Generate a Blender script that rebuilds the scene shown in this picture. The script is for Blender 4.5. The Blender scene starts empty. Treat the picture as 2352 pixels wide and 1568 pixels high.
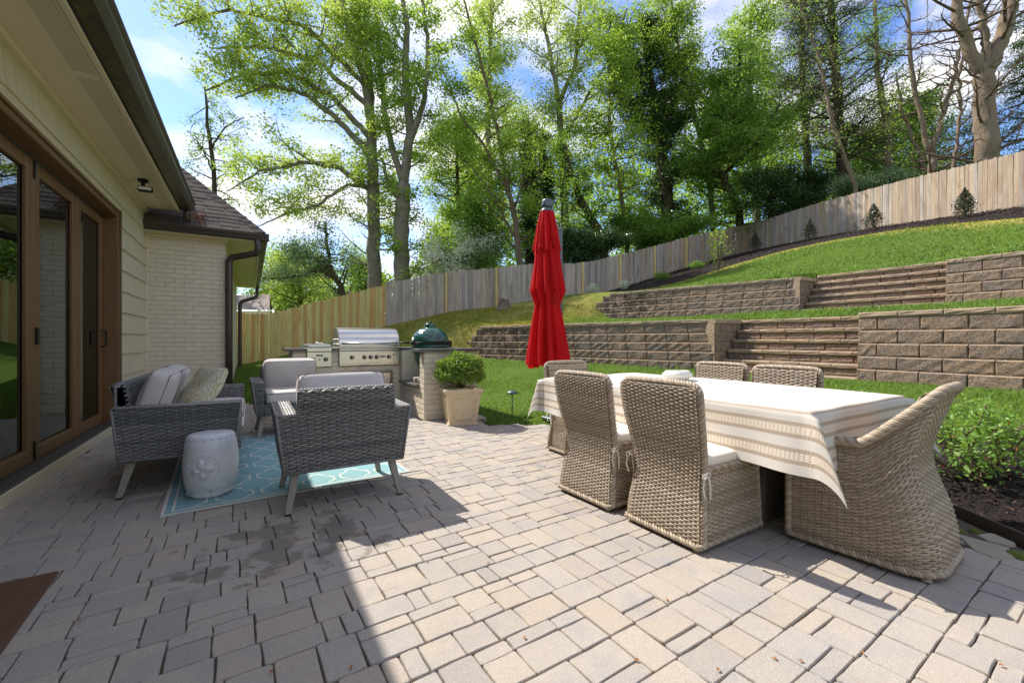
import bpy, math, random
import numpy as np
from mathutils import Vector, Matrix
random.seed(7); RNG = np.random.default_rng(7)
SC = bpy.context.scene
COL = SC.collection
PI = math.pi
# ---------------------------------------------------------------- camera, sky, sun, exposure
CAM_H = 1.1
YAW = math.radians(31.55)
FPX, CX, CY = 980.0, 1176.0, 780.0          # focal length and horizon of the photograph at 2352 px width
cam = bpy.data.cameras.new('camera'); camo = bpy.data.objects.new('camera', cam); COL.objects.link(camo)
camo.location = (0, 0, CAM_H); camo.rotation_euler = (PI/2, 0, -YAW)
cam.sensor_width = 36; cam.lens = FPX/2352*36; cam.shift_y = -4/2352
cam.clip_start = 0.05; cam.clip_end = 900
SC.camera = camo
SUN = Vector((-0.35, 0.80, 1.0)).normalized()
world = bpy.data.worlds.new('World'); SC.world = world; world.use_nodes = True
def build_world():
    nt = world.node_tree; nt.nodes.clear(); n = nt.nodes.new; l = nt.links.new
    out = n('ShaderNodeOutputWorld'); bg = n('ShaderNodeBackground'); bg.inputs[1].default_value = 0.15
    sky = n('ShaderNodeTexSky'); sky.sky_type = 'NISHITA'; sky.sun_disc = False
    sky.sun_elevation = math.asin(SUN.z); sky.sun_rotation = math.atan2(SUN.x, SUN.y)
    sky.air_density = 1.0; sky.dust_density = 0.2; sky.ozone_density = 1.6
    tc = n('ShaderNodeTexCoord'); mp = n('ShaderNodeMapping'); mp.inputs['Scale'].default_value = (1.0, 1.0, 2.4)
    no = n('ShaderNodeTexNoise'); no.inputs['Scale'].default_value = 2.6; no.inputs['Detail'].default_value = 7
    no.inputs['Roughness'].default_value = 0.55
    rp = n('ShaderNodeValToRGB'); rp.color_ramp.elements[0].position = 0.44; rp.color_ramp.elements[1].position = 0.60
    mx = n('ShaderNodeMix'); mx.data_type = 'RGBA'; mx.inputs['B'].default_value = (3.3, 3.2, 3.15, 1)
    l(tc.outputs['Generated'], mp.inputs['Vector']); l(mp.outputs[0], no.inputs['Vector']); l(no.outputs['Fac'], rp.inputs[0])
    hs = n('ShaderNodeHueSaturation'); hs.inputs['Hue'].default_value = 0.512; hs.inputs['Saturation'].default_value = 1.18; hs.inputs['Value'].default_value = 0.68; l(sky.outputs[0], hs.inputs['Color']); l(rp.outputs[0], mx.inputs['Factor']); l(hs.outputs[0], mx.inputs['A']); l(mx.outputs['Result'], bg.inputs[0]); l(bg.outputs[0], out.inputs[0])
build_world()
sl = bpy.data.lights.new('sun', 'SUN'); sl.energy = 2.75; sl.angle = math.radians(0.5); sl.color = (1.0, 0.945, 0.86)
slo = bpy.data.objects.new('sun', sl); COL.objects.link(slo); slo.rotation_euler = (-SUN).to_track_quat('-Z', 'Y').to_euler(); slo.location = (-8, 20, 25)
SC.view_settings.view_transform = 'Standard'; SC.view_settings.look = 'None'; SC.view_settings.gamma = 1.0
SC.view_settings.use_curve_mapping = False; SC.view_settings.exposure = 1.4
SC.cycles.max_bounces = 7; SC.cycles.transparent_max_bounces = 8; SC.cycles.diffuse_bounces = 4
SC.cycles.use_denoising = True; SC.cycles.denoising_prefilter = 'ACCURATE'; SC.cycles.caustics_reflective = False; SC.cycles.caustics_refractive = False

# ---------------------------------------------------------------- helpers
SA, CA = math.sin(YAW), math.cos(YAW)
def at(x, y, d):
    """real place of a photograph point at a known distance d along the view"""
    u = (x-CX)/FPX
    return Vector((d*(SA+CA*u), d*(CA-SA*u), CAM_H+(CY-y)/FPX*d))
def lin(r, g, b):
    f = lambda v: v/12.92 if v <= 0.04045 else ((v+0.055)/1.055)**2.4
    return (f(r/255), f(g/255), f(b/255), 1.0)

class MB:
    """collects geometry; build() links it as ONE mesh object"""
    def __init__(s): s.V=[]; s.F=[]; s.A={}; s.n=0
    def add(s, V, F, **at_):
        V = np.asarray(V, dtype=np.float64).reshape(-1, 3); k = len(V)
        for f in (F if isinstance(F, list) else [F]):
            f = np.asarray(f, dtype=np.int64)
            if f.size: s.F.append(f.reshape(-1, f.shape[-1])+s.n)
        for a in set(list(s.A)+list(at_)):
            s.A.setdefault(a, []).append((s.n, np.broadcast_to(np.asarray(at_.get(a, 0.0), dtype=np.float64), (k,)).copy()))
        s.V.append(V); s.n += k; return s
    def box(s, lo, hi, **k):
        x0,y0,z0 = lo; x1,y1,z1 = hi
        V = [(x0,y0,z0),(x1,y0,z0),(x1,y1,z0),(x0,y1,z0),(x0,y0,z1),(x1,y0,z1),(x1,y1,z1),(x0,y1,z1)]
        return s.add(V, [(0,3,2,1),(4,5,6,7),(0,1,5,4),(1,2,6,5),(2,3,7,6),(3,0,4,7)], **k)
    def bbox(s, lo, hi, b, **k):
        """box with bevelled edges"""
        lo=np.array(lo,float); hi=np.array(hi,float); c=(lo+hi)/2; h=(hi-lo)/2; b=min(b, h.min()*0.9)
        V=[];idx={}
        for sx in (-1,1):
            for sy in (-1,1):
                for sz in (-1,1):
                    sg=np.array((sx,sy,sz))
                    for ax in range(3):
                        p=h-b; p=p.copy(); p[ax]=h[ax]; idx[(sx,sy,sz,ax)]=len(V); V.append(c+sg*p)
        Q=[];T=[]
        for ax in range(3):
            o=[i for i in range(3) if i!=ax]
            for sg in (-1,1):
                f=[]
                for a,b_ in ((-1,-1),(1,-1),(1,1),(-1,1)):
                    t=[0,0,0]; t[ax]=sg; t[o[0]]=a; t[o[1]]=b_; f.append(idx[(*t,ax)])
                Q.append(f if (sg>0)==(ax!=1) else f[::-1])
        for ax in range(3):
            o=[i for i in range(3) if i!=ax]
            for a in (-1,1):
                for b_ in (-1,1):
                    f=[]
                    for e,w in ((-1,0),(1,0),(1,1),(-1,1)):
                        t=[0,0,0]; t[ax]=e; t[o[0]]=a; t[o[1]]=b_; f.append(idx[(*t,o[w])])
                    Q.append(f)
        for sx in (-1,1):
            for sy in (-1,1):
                for sz in (-1,1): T.append([idx[(sx,sy,sz,a)] for a in range(3)])
        return s.add(V,[np.array(Q),np.array(T)],**k)
    def grid(s, P, closed_u=False, closed_v=False, **k):
        P=np.asarray(P,float); a,b=P.shape[:2]; I=np.arange(a*b).reshape(a,b)
        if closed_u: I=np.vstack([I,I[:1]])
        if closed_v: I=np.hstack([I,I[:,:1]])
        F=np.stack([I[:-1,:-1],I[1:,:-1],I[1:,1:],I[:-1,1:]],-1).reshape(-1,4)
        kk={q:(np.asarray(v).reshape(-1) if np.ndim(v) else v) for q,v in k.items()}
        return s.add(P.reshape(-1,3),F,**kk)
    def tube(s, pts, r, n=6, cap=True, closed=False, **k):
        P=np.asarray(pts,float); m=len(P); r=np.broadcast_to(np.asarray(r,float),(m,))
        T=np.gradient(P,axis=0) if not closed else np.roll(P,-1,0)-np.roll(P,1,0)
        T/=np.linalg.norm(T,axis=1)[:,None]+1e-12
        ref=np.eye(3)[np.abs(T).max(0).argmin()]
        A=np.cross(T,ref); A/=np.linalg.norm(A,axis=1)[:,None]+1e-12; B=np.cross(T,A)
        t=np.arange(n)*2*PI/n
        G=P[:,None]+r[:,None,None]*(np.cos(t)[None,:,None]*A[:,None]+np.sin(t)[None,:,None]*B[:,None])
        base=s.n; s.grid(G,closed_u=closed,closed_v=True,**k)
        if cap and not closed:
            s.F.append(np.array([[base+i for i in range(n)]])); s.F.append(np.array([[base+(m-1)*n+i for i in range(n)][::-1]]))
        return s
    def lathe(s, prof, c=(0,0,0), n=24, axis=2, **k):
        pr=np.asarray(prof,float); t=np.arange(n)*2*PI/n
        G=np.zeros((len(pr),n,3)); G[...,0]=pr[:,:1]*np.cos(t); G[...,1]=pr[:,:1]*np.sin(t); G[...,2]=pr[:,1:2]
        if axis==0: G=G[...,[2,0,1]]
        if axis==1: G=G[...,[1,2,0]]
        return s.grid(G+np.array(c),closed_v=True,**k)
    def prism(s, poly, z0, z1, axis=2, **k):
        p=np.asarray(poly,float); n=len(p)
        lo=np.column_stack([p,np.full(n,z0)]); hi=np.column_stack([p,np.full(n,z1)]); V=np.vstack([lo,hi])
        if axis==0: V=V[:,[2,0,1]]
        if axis==1: V=V[:,[0,2,1]]
        i=np.arange(n); j=(i+1)%n
        return s.add(V,[np.stack([i,j,j+n,i+n],-1),np.array([i[::-1]]),np.array([i+n])],**k)
    def xf(s, M):
        M=np.array(M); s.V=[v@M[:3,:3].T+M[:3,3] for v in s.V]; return s
    def mesh(s, name, mat=None, smooth=False):
        V=np.concatenate(s.V) if s.V else np.zeros((0,3)); me=bpy.data.meshes.new(name)
        me.vertices.add(len(V)); me.vertices.foreach_set('co',V.astype(np.float32).ravel())
        if s.F:
            lv=np.concatenate([f.ravel() for f in s.F]); tot=np.concatenate([np.full(len(f),f.shape[1]) for f in s.F])
            st=np.concatenate([[0],np.cumsum(tot)[:-1]])
            me.loops.add(len(lv)); me.loops.foreach_set('vertex_index',lv.astype(np.int32))
            me.polygons.add(len(tot)); me.polygons.foreach_set('loop_start',st.astype(np.int32))
        me.update(calc_edges=True)
        for a,ch in s.A.items():
            arr=np.zeros(len(V),np.float32)
            for o,v in ch: arr[o:o+len(v)]=v
            me.attributes.new(a,'FLOAT','POINT').data.foreach_set('value',arr)
        me.polygons.foreach_set('use_smooth',(np.arange(len(me.polygons))<smooth) if type(smooth) is int else np.full(len(me.polygons),bool(smooth)))
        if mat: me.materials.append(M[mat])
        return me
    def build(s, name, mat, parent=None, smooth=False):
        return link(name, s.mesh(name,mat,smooth), parent)

def link(name, me, parent=None, world_space=True):
    o=bpy.data.objects.new(name,me); COL.objects.link(o)
    if parent is not None:
        o.parent=parent
        if world_space: o.matrix_parent_inverse=world_inv(parent)
    return o
WI={}
def world_inv(p):
    return WI.get(p.name, Matrix.Identity(4))
def thing(name, label, cat, loc=(0,0,0), group=None, kind=None):
    """an Empty at the base of a thing; its parts are given in world space"""
    o=bpy.data.objects.new(name,None); COL.objects.link(o); o.location=loc; o.empty_display_size=0.1
    WI[o.name]=Matrix.Translation(-Vector(loc))
    tag(o,label,cat,group,kind); return o
def tag(o,label=None,cat=None,group=None,kind=None):
    if label: o['label']=label
    if cat: o['category']=cat
    if group: o['group']=group
    if kind: o['kind']=kind
    return o
def local_thing(name,label,cat,loc,rz=0,group=None):
    """an Empty whose parts are given in its own space (for copies)"""
    o=thing(name,label,cat,(0,0,0),group); WI[o.name]=Matrix.Identity(4)
    o.location=loc; o.rotation_euler=(0,0,rz); return o
def copy_thing(root,loc,rz,label):
    r=root.copy(); COL.objects.link(r); r.location=loc; r.rotation_euler=(0,0,rz); r['label']=label
    for ch in list(root.children):
        c=ch.copy(); COL.objects.link(c); c.parent=r
        for g in list(ch.children):
            d=g.copy(); COL.objects.link(d); d.parent=c
    return r
def smoothstep(x): x=np.clip(x,0,1); return x*x*(3-2*x)
def vnoise(x,y,seed=0):
    """cheap smooth value noise"""
    xi=np.floor(x).astype(int); yi=np.floor(y).astype(int); fx=smoothstep(x-xi); fy=smoothstep(y-yi)
    def h(a,b):
        v=np.sin(a*127.1+b*311.7+seed*74.7)*43758.5453; return v-np.floor(v)
    return (h(xi,yi)*(1-fx)+h(xi+1,yi)*fx)*(1-fy)+(h(xi,yi+1)*(1-fx)+h(xi+1,yi+1)*fx)*fy
# ---------------------------------------------------------------- materials
M={}
class NT:
    def __init__(s,name):
        s.m=bpy.data.materials.new(name); s.m.use_nodes=True; s.t=s.m.node_tree; s.t.nodes.clear()
        s.out=s.t.nodes.new('ShaderNodeOutputMaterial'); M[name]=s.m
    def n(s,ty,ins=None,**pr):
        nd=s.t.nodes.new('ShaderNode'+ty)
        for k,v in pr.items(): setattr(nd,k,v)
        for k,v in (ins or {}).items(): s.put(nd,k,v)
        return nd
    def put(s,nd,k,v):
        i=nd.inputs[k]
        if isinstance(v,bpy.types.NodeSocket): s.t.links.new(v,i)
        elif isinstance(v,bpy.types.Node): s.t.links.new(v.outputs[0],i)
        else: i.default_value=v
    def mix(s,f,a,b,bt='MIX'):
        nd=s.n('Mix',data_type='RGBA',blend_type=bt); s.put(nd,'Factor',f); s.put(nd,'A',a); s.put(nd,'B',b); return nd.outputs['Result']
    def math(s,op,a,b=0.0,c=None):
        nd=s.n('Math',operation=op); s.put(nd,0,a); s.put(nd,1,b)
        if c is not None: s.put(nd,2,c)
        return nd.outputs[0]
    def noise(s,vec,scale,detail=3,rough=0.55,sc=None):
        if sc: vec=s.n('Mapping',{'Vector':vec,'Scale':sc}).outputs[0]
        return s.n('TexNoise',{'Vector':vec,'Scale':scale,'Detail':detail,'Roughness':rough}).outputs['Fac']
    def ramp(s,f,*st):
        nd=s.n('ValToRGB',{0:f}); e=nd.color_ramp.elements
        while len(e)<len(st): e.new(0.5)
        for q,(p,c) in zip(e,st): q.position=p; q.color=c if len(c)==4 else (*c,1)
        return nd.outputs[0]
    def rnd(s,extra=0.0):
        """random value of a piece: object random plus stored attribute"""
        a=s.n('ObjectInfo').outputs['Random']; b=s.n('Attribute',attribute_name='rnd').outputs['Fac']
        return s.math('FRACT',s.math('ADD',s.math('ADD',a,b),extra))
    def pos(s): return s.n('NewGeometry').outputs['Position']
    def obj(s): return s.n('TexCoord').outputs['Object']
    def bsdf(s,col,rough=0.7,metal=0.0,bump=None,bs=0.3,bd=0.01,spec=0.5,**k):
        b=s.n('BsdfPrincipled',{'Base Color':col,'Roughness':rough,'Metallic':metal,'Specular IOR Level':spec,**k})
        if bump is not None:
            s.put(b,'Normal',s.n('Bump',{'Strength':bs,'Distance':bd,'Height':bump}).outputs[0])
        s.t.links.new(b.outputs[0],s.out.inputs[0]); return b
def G(v): return (v,v,v,1)
def plain(name,col,rough=0.6,metal=0.0,var=0.12,sc=12,bs=0.15,bd=0.004,spec=0.5,world=True,**k):
    t=NT(name); p=t.pos() if world else t.obj(); a=t.noise(p,sc,5); d=tuple(c*(1-var) for c in col[:3])+(1,); e=tuple(min(1,c*(1+var)) for c in col[:3])+(1,)
    t.bsdf(t.mix(a,d,e),rough,metal,t.noise(p,sc*6,4),bs,bd,spec,**k)

def m_paver():
    t=NT('paver'); p=t.pos(); r=t.rnd()
    base=t.ramp(r,(0,lin(164,158,152)),(0.25,lin(176,168,158)),(0.5,lin(182,171,156)),(0.72,lin(168,163,158)),(0.88,lin(180,167,151)),(1,lin(150,147,146)))
    patch=t.noise(p,9,3); base=t.mix(t.math('MULTIPLY',patch,0.28),base,lin(190,172,152))
    blue=t.noise(p,5.3,2); base=t.mix(t.ramp(blue,(0.5,G(0)),(0.75,G(0.6))),base,lin(150,150,156))
    gr=t.noise(p,330,2,0.7); base=t.mix(t.ramp(gr,(0.35,G(0.5)),(0.6,G(0))),base,lin(120,112,102))
    fl=t.n('TexVoronoi',{'Vector':p,'Scale':170.0,'Randomness':1.0}); base=t.mix(t.ramp(fl.outputs['Distance'],(0.10,G(0.85)),(0.22,G(0))),base,lin(226,222,214))
    # damp splashes on the paving in front of the chairs
    sp=t.n('SeparateXYZ',{0:p}); dx=t.math('DIVIDE',t.math('SUBTRACT',sp.outputs[0],0.22),0.62); dy=t.math('DIVIDE',t.math('SUBTRACT',sp.outputs[1],2.62),0.5)
    rr=t.math('ADD',t.math('MULTIPLY',dx,dx),t.math('MULTIPLY',dy,dy)); reg=t.math('SUBTRACT',1.0,rr)
    wn=t.noise(p,5.5,4,0.6); w=t.ramp(t.math('ADD',t.math('MULTIPLY',reg,0.2),wn),(0.62,G(0)),(0.69,G(0.6)))
    base=t.mix(w,base,lin(98,90,78))
    ed=t.noise(p,2.1,3); base=t.mix(t.math('MULTIPLY',ed,0.22),base,lin(120,108,92))
    h=t.math('ADD',t.math('MULTIPLY',t.noise(p,120,4,0.7),0.6),t.noise(p,26,3))
    t.bsdf(base,0.85,0,h,0.5,0.006,0.3)
m_paver()
def m_block():
    t=NT('split_block'); p=t.pos(); r=t.rnd()
    base=t.ramp(r,(0,lin(166,148,134)),(0.35,lin(184,160,140)),(0.65,lin(192,166,140)),(1,lin(160,146,136)))
    base=t.mix(t.ramp(t.noise(p,7,4,0.65),(0.4,G(0)),(0.7,G(0.75))),base,lin(186,152,118))
    base=t.mix(t.ramp(t.noise(p,16,4,0.7),(0.45,G(0)),(0.62,G(0.6))),base,lin(132,122,116))
    sx=t.n('SeparateXYZ',{0:p}); far_dark=t.math('MULTIPLY',t.ramp(t.math('MULTIPLY',sx.outputs[1],0.1),(0.80,G(0)),(0.97,G(1))),t.ramp(t.noise(p,4,5,0.7),(0.40,G(0)),(0.56,G(0.9))))
    base=t.mix(far_dark,base,lin(52,50,40))       # dark blotches, denser towards the far end of the walls
    pit=t.noise(p,38,5,0.8); base=t.mix(t.ramp(pit,(0.36,G(0.75)),(0.50,G(0))),base,lin(88,78,72)); base=t.mix(t.ramp(t.noise(p,52,4,0.75),(0.56,G(0)),(0.70,G(0.7))),base,lin(196,172,148))
    eg=t.n('Attribute',attribute_name='edge').outputs['Fac']; base=t.mix(t.math('MULTIPLY',eg,0.5),base,lin(184,160,132))
    h=t.math('ADD',t.noise(p,20,6,0.72),t.math('MULTIPLY',t.noise(p,60,3,0.7),0.45)); h=t.math('MULTIPLY',h,t.math('SUBTRACT',1.0,t.math('MULTIPLY',eg,0.8)))
    t.bsdf(base,0.9,0,h,1.0,0.09,0.2)
m_block()
def m_cap():
    t=NT('cap_block'); p=t.pos(); r=t.rnd()
    base=t.ramp(r,(0,lin(172,150,128)),(0.5,lin(186,162,134)),(1,lin(160,142,124)))
    base=t.mix(t.math('MULTIPLY',t.noise(p,10,4),0.6),base,lin(120,106,94))
    t.bsdf(base,0.9,0,t.noise(p,60,5,0.7),0.6,0.012,0.25)
m_cap()
def m_picket(name,cols,dirt,mapz=1.0):
    t=NT(name); p=t.pos(); r=t.rnd(); base=t.ramp(r,*cols)
    off=t.n('CombineXYZ',{0:t.math('MULTIPLY',r,37.0),1:t.math('MULTIPLY',r,17.0),2:t.math('MULTIPLY',r,29.0)})
    q=t.n('VectorMath',{0:p,1:off.outputs[0]},operation='ADD').outputs[0]
    g=t.noise(q,16,5,0.65,(1,1,0.07)); base=t.mix(t.ramp(g,(0.35,G(0.45)),(0.6,G(0))),base,dirt)
    st=t.noise(q,2.2,4,0.6,(1,1,0.35)); base=t.mix(t.ramp(st,(0.52,G(0)),(0.74,G(0.6))),base,dirt)
    kn=t.n('TexVoronoi',{'Vector':t.n('Mapping',{'Vector':q,'Scale':(1,1,0.55)}).outputs[0],'Scale':4.5}).outputs['Distance']
    base=t.mix(t.ramp(kn,(0.05,G(0.85)),(0.10,G(0))),base,lin(84,58,38))
    t.bsdf(base,0.85,0,g,0.35,0.006,0.2)
m_picket('picket_grey',((0,lin(174,165,154)),(0.25,lin(190,178,162)),(0.45,lin(158,150,144)),(0.62,lin(196,180,158)),(0.8,lin(142,136,132)),(1,lin(180,169,154))),lin(104,94,88))
m_picket('picket_tan',((0,lin(180,162,138)),(0.3,lin(168,153,134)),(0.6,lin(186,167,142)),(0.8,lin(154,143,130)),(1,lin(180,158,132))),lin(130,98,74))
m_picket('picket_new',((0,lin(206,196,128)),(0.35,lin(214,204,140)),(0.6,lin(196,186,122)),(0.70,lin(206,168,104)),(0.85,lin(194,152,92)),(1,lin(212,190,124))),lin(170,126,70))
m_picket('post_new',((0,lin(214,196,128)),(0.6,lin(222,204,138)),(1,lin(206,182,116))),lin(180,140,84))
m_picket('table_wood',((0,lin(128,118,106)),(1,lin(140,130,118))),lin(78,70,62))
m_picket('chair_leg_wood',((0,lin(150,144,132)),(1,lin(160,154,142))),lin(112,106,96))
def m_brick(name,c,v):
    t=NT(name); p=t.pos(); r=t.rnd()
    base=t.mix(r,tuple(x*0.93 for x in c[:3])+(1,),c); base=t.mix(t.ramp(t.noise(p,9,5,0.7),(0.5,G(0)),(0.8,G(0.5))),base,v)
    t.bsdf(base,0.6,0,t.noise(p,55,5,0.65),0.45,0.006,0.4)
m_brick('painted_brick',lin(220,210,190),lin(190,178,156))
m_brick('kitchen_brick',lin(220,208,184),lin(170,156,130))
plain('mortar',lin(212,202,182),0.8,sc=20)
plain('shingle_paint',lin(214,202,172),0.55,var=0.06,sc=6,bs=0.25)
plain('trim_paint',lin(222,209,180),0.5,var=0.05)
plain('band_paint',lin(208,196,170),0.6,var=0.1)
def m_soffit():
    t=NT('soffit_paint'); p=t.pos(); sp=t.n('SeparateXYZ',{0:p}); x,y=sp.outputs[0],sp.outputs[1]
    base=t.mix(t.noise(p,3,3),lin(218,204,174),lin(226,213,184))
    inb=t.math('MULTIPLY',t.math('GREATER_THAN',x,-1.155),t.math('LESS_THAN',x,-1.02))
    fx=t.math('ABSOLUTE',t.math('SUBTRACT',t.math('FRACT',t.math('MULTIPLY',x,62.0)),0.5)); fy=t.math('ABSOLUTE',t.math('SUBTRACT',t.math('FRACT',t.math('MULTIPLY',y,46.0)),0.5))
    hole=t.math('MULTIPLY',t.math('LESS_THAN',fx,0.33),t.math('LESS_THAN',fy,0.17)); hole=t.math('MULTIPLY',hole,inb)
    gp=t.math('GREATER_THAN',t.math('FRACT',t.math('MULTIPLY',t.math('ADD',y,0.35),0.41)),0.03); hole=t.math('MULTIPLY',hole,gp)
    t.bsdf(t.mix(hole,base,lin(70,58,46)),0.6)
m_soffit()
plain('gutter_metal',lin(74,66,60),0.38,0.35,var=0.2,sc=5)
def m_gm():
    t=NT('gutter_mossy'); p=t.pos(); sp=t.n('SeparateXYZ',{0:p})
    base=t.mix(t.noise(p,8,4),lin(70,62,56),lin(90,82,74)); nz=t.noise(p,14,5,0.7)
    f=t.math('MULTIPLY',t.ramp(nz,(0.42,G(0)),(0.62,G(1))),t.ramp(t.math('ADD',sp.outputs[0],1.0),(0.08,G(1)),(0.22,G(0.15))))
    t.bsdf(t.mix(f,base,lin(106,112,58)),0.4,0.25)
m_gm()
plain('fascia_dark',lin(58,48,42),0.7,var=0.15)
plain('roof_shingle_base',lin(60,52,48),0.9)
def m_rs():
    t=NT('roof_shingle'); p=t.pos(); r=t.rnd(); base=t.ramp(r,(0,lin(92,84,76)),(0.5,lin(112,102,92)),(1,lin(100,90,80)))
    base=t.mix(t.ramp(t.noise(p,160,3,0.7),(0.4,G(0.5)),(0.6,G(0))),base,lin(66,58,56)); t.bsdf(base,0.95,0,t.noise(p,220,2),0.6,0.004,0.2)
m_rs()
def m_doorwood():
    t=NT('door_wood'); p=t.pos(); g=t.noise(p,30,6,0.65,(1,1,0.08)); g2=t.noise(p,5,4)
    base=t.mix(g,lin(90,62,34),lin(142,100,58)); base=t.mix(t.math('MULTIPLY',g2,0.5),base,lin(98,76,52)); t.bsdf(base,0.42,0,g,0.25,0.003)
m_doorwood()
def m_glass():
    t=NT('door_glass'); fr=t.n('Fresnel',{'IOR':2.7}); gl=t.n('BsdfGlossy',{'Color':(0.86,0.92,0.9,1),'Roughness':0.012}); tr=t.n('BsdfTransparent',{'Color':(0.84,0.87,0.86,1)})
    mx=t.n('MixShader',{0:fr.outputs[0],1:tr.outputs[0],2:gl.outputs[0]}); t.t.links.new(mx.outputs[0],t.out.inputs[0])
m_glass()
plain('sill_dark',lin(72,68,64),0.5,var=0.15)
plain('black_metal',lin(34,33,33),0.45,0.4)
plain('interior_wall',lin(120,110,98),0.8); plain('interior_floor',lin(96,74,52),0.5)
plain('bag_plastic',lin(150,168,200),0.35,var=0.25,sc=9,bs=0.6,bd=0.02); plain('bag_strap',lin(20,20,24),0.6)
def m_wicker(name,c0,c1,c2):
    t=NT(name); r=t.n('Attribute',attribute_name='rnd').outputs['Fac']; p=t.obj()
    base=t.ramp(t.math('FRACT',r),(0,c0),(0.5,c1),(1,c2)); base=t.mix(t.ramp(t.noise(p,30,4),(0.45,G(0)),(0.75,G(0.5))),base,tuple(x*0.62 for x in c0[:3])+(1,))
    t.bsdf(base,0.5,0,t.noise(p,260,2),0.25,0.002,0.45)
m_wicker('wicker_tan',lin(160,144,122),lin(188,172,150),lin(140,124,104))
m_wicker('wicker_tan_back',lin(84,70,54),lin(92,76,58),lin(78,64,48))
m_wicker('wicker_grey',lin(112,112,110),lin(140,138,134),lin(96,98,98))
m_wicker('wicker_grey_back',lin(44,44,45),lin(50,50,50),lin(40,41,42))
def m_fabric(name,c,c2=None,sc=900):
    t=NT(name); p=t.obj(); base=t.mix(t.noise(p,4,4),c,c2 or tuple(x*0.9 for x in c[:3])+(1,))
    w=t.noise(p,sc,2,0.8); t.bsdf(t.mix(t.math('MULTIPLY',w,0.25),base,tuple(x*0.7 for x in c[:3])+(1,)),0.9,0,w,0.25,0.002,0.15,**{'Sheen Weight':0.15})
m_fabric('cushion_grey',lin(204,197,192)); m_fabric('cushion_cream',lin(232,222,206)); m_fabric('piping',lin(140,130,120)); m_fabric('tie_ribbon',lin(226,220,208))
def m_paisley():
    t=NT('paisley'); p=t.obj(); n=t.n('TexNoise',{'Vector':p,'Scale':7.0,'Detail':2.0,'Distortion':2.2}); s=t.math('SINE',t.math('MULTIPLY',n.outputs['Fac'],58.0))
    base=t.ramp(s,(0.15,lin(196,196,176)),(0.4,lin(170,182,168)),(0.62,lin(214,206,178)),(0.85,lin(176,146,100))); v=t.n('TexVoronoi',{'Vector':p,'Scale':70.0}).outputs['Distance']
    t.bsdf(t.mix(t.ramp(v,(0.12,G(0.6)),(0.3,G(0))),base,lin(120,134,130)),0.9,0,n.outputs['Fac'],0.2,0.004,0.15)
m_paisley()
def m_rug():
    t=NT('rug'); p=t.obj(); sp=t.n('SeparateXYZ',{0:p}); x,y=sp.outputs[0],sp.outputs[1]
    k=2*PI/0.24; nz=t.math('MULTIPLY',t.math('SUBTRACT',t.noise(p,60,2),0.5),0.10)
    a=t.math('MULTIPLY',x,k*0.88); b=t.math('MULTIPLY',y,k*0.62)
    f=t.math('ADD',t.math('COSINE',a),t.math('COSINE',b)); f=t.math('ADD',f,t.math('MULTIPLY',t.math('MULTIPLY',t.math('COSINE',t.math('MULTIPLY',a,2.0)),t.math('COSINE',t.math('MULTIPLY',b,2.0))),0.42)); f=t.math('ADD',f,nz)
    ln=t.math('LESS_THAN',t.math('ABSOLUTE',f),0.15)
    ex=t.math('SUBTRACT',0.805,t.math('ABSOLUTE',x)); ey=t.math('SUBTRACT',1.15,t.math('ABSOLUTE',y)); e=t.math('MINIMUM',ex,ey)
    inn=t.math('GREATER_THAN',e,0.075); bd=t.math('ADD',t.math('LESS_THAN',e,0.018),t.math('MULTIPLY',t.math('GREATER_THAN',e,0.052),t.math('LESS_THAN',e,0.066)))
    w=t.math('MINIMUM',t.math('ADD',t.math('MULTIPLY',ln,inn),bd),1.0)
    weave=t.math('MULTIPLY',t.math('SINE',t.math('MULTIPLY',x,700.0)),t.math('SINE',t.math('MULTIPLY',y,700.0)))
    col=t.mix(t.noise(p,3,4),lin(118,160,168),lin(142,178,180)); col=t.mix(w,col,lin(214,210,196)); col=t.mix(t.ramp(t.noise(p,14,5,0.7),(0.55,G(0)),(0.75,G(0.35))),col,lin(120,118,100))
    t.bsdf(col,0.9,0,weave,0.35,0.002,0.15)
m_rug()
plain('mat_fibre',lin(112,80,60),0.95,var=0.35,sc=60,bs=0.9,bd=0.01)
def m_cloth():
    t=NT('cloth'); e=t.n('Attribute',attribute_name='edge').outputs['Fac']; s=t.n('Attribute',attribute_name='along').outputs['Fac']; p=t.obj()
    def band(a,b): return t.math('MULTIPLY',t.math('GREATER_THAN',e,a),t.math('LESS_THAN',e,b))
    taupe=lin(158,144,130); white=lin(204,199,190); pat=lin(196,182,162)
    col=t.mix(t.ramp(t.noise(p,240,2,0.8),(0.45,G(0)),(0.7,G(0.35))),white,lin(222,208,186))
    def add(col,a,b,c):
        return t.mix(band(a,b),col,c)
    zig=t.math('SINE',t.math('ADD',t.math('MULTIPLY',s,520.0),t.math('MULTIPLY',t.math('PINGPONG',e,0.006),500.0)))
    tz=t.mix(t.math('GREATER_THAN',zig,0.1),taupe,lin(188,172,152))
    sc=t.math('SINE',t.math('ADD',t.math('MULTIPLY',s,150.0),t.math('MULTIPLY',t.math('SINE',t.math('MULTIPLY',e,260.0)),2.0)))
    scr=t.mix(t.math('GREATER_THAN',t.math('ABSOLUTE',sc),0.55),lin(172,152,128),lin(226,216,200))
    for o in (0.05,0.178):
        col=add(col,o,o+0.020,tz); col=add(col,o+0.022,o+0.056,scr); col=add(col,o+0.058,o+0.078,tz)
    col=add(col,0.300,0.318,tz); col=add(col,0.322,0.345,scr)
    rib=t.math('SINE',t.math('MULTIPLY',s,900.0))
    t.bsdf(col,0.9,0,t.math('ADD',t.math('MULTIPLY',rib,0.2),t.noise(p,420,2)),0.2,0.002,0.15)
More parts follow.
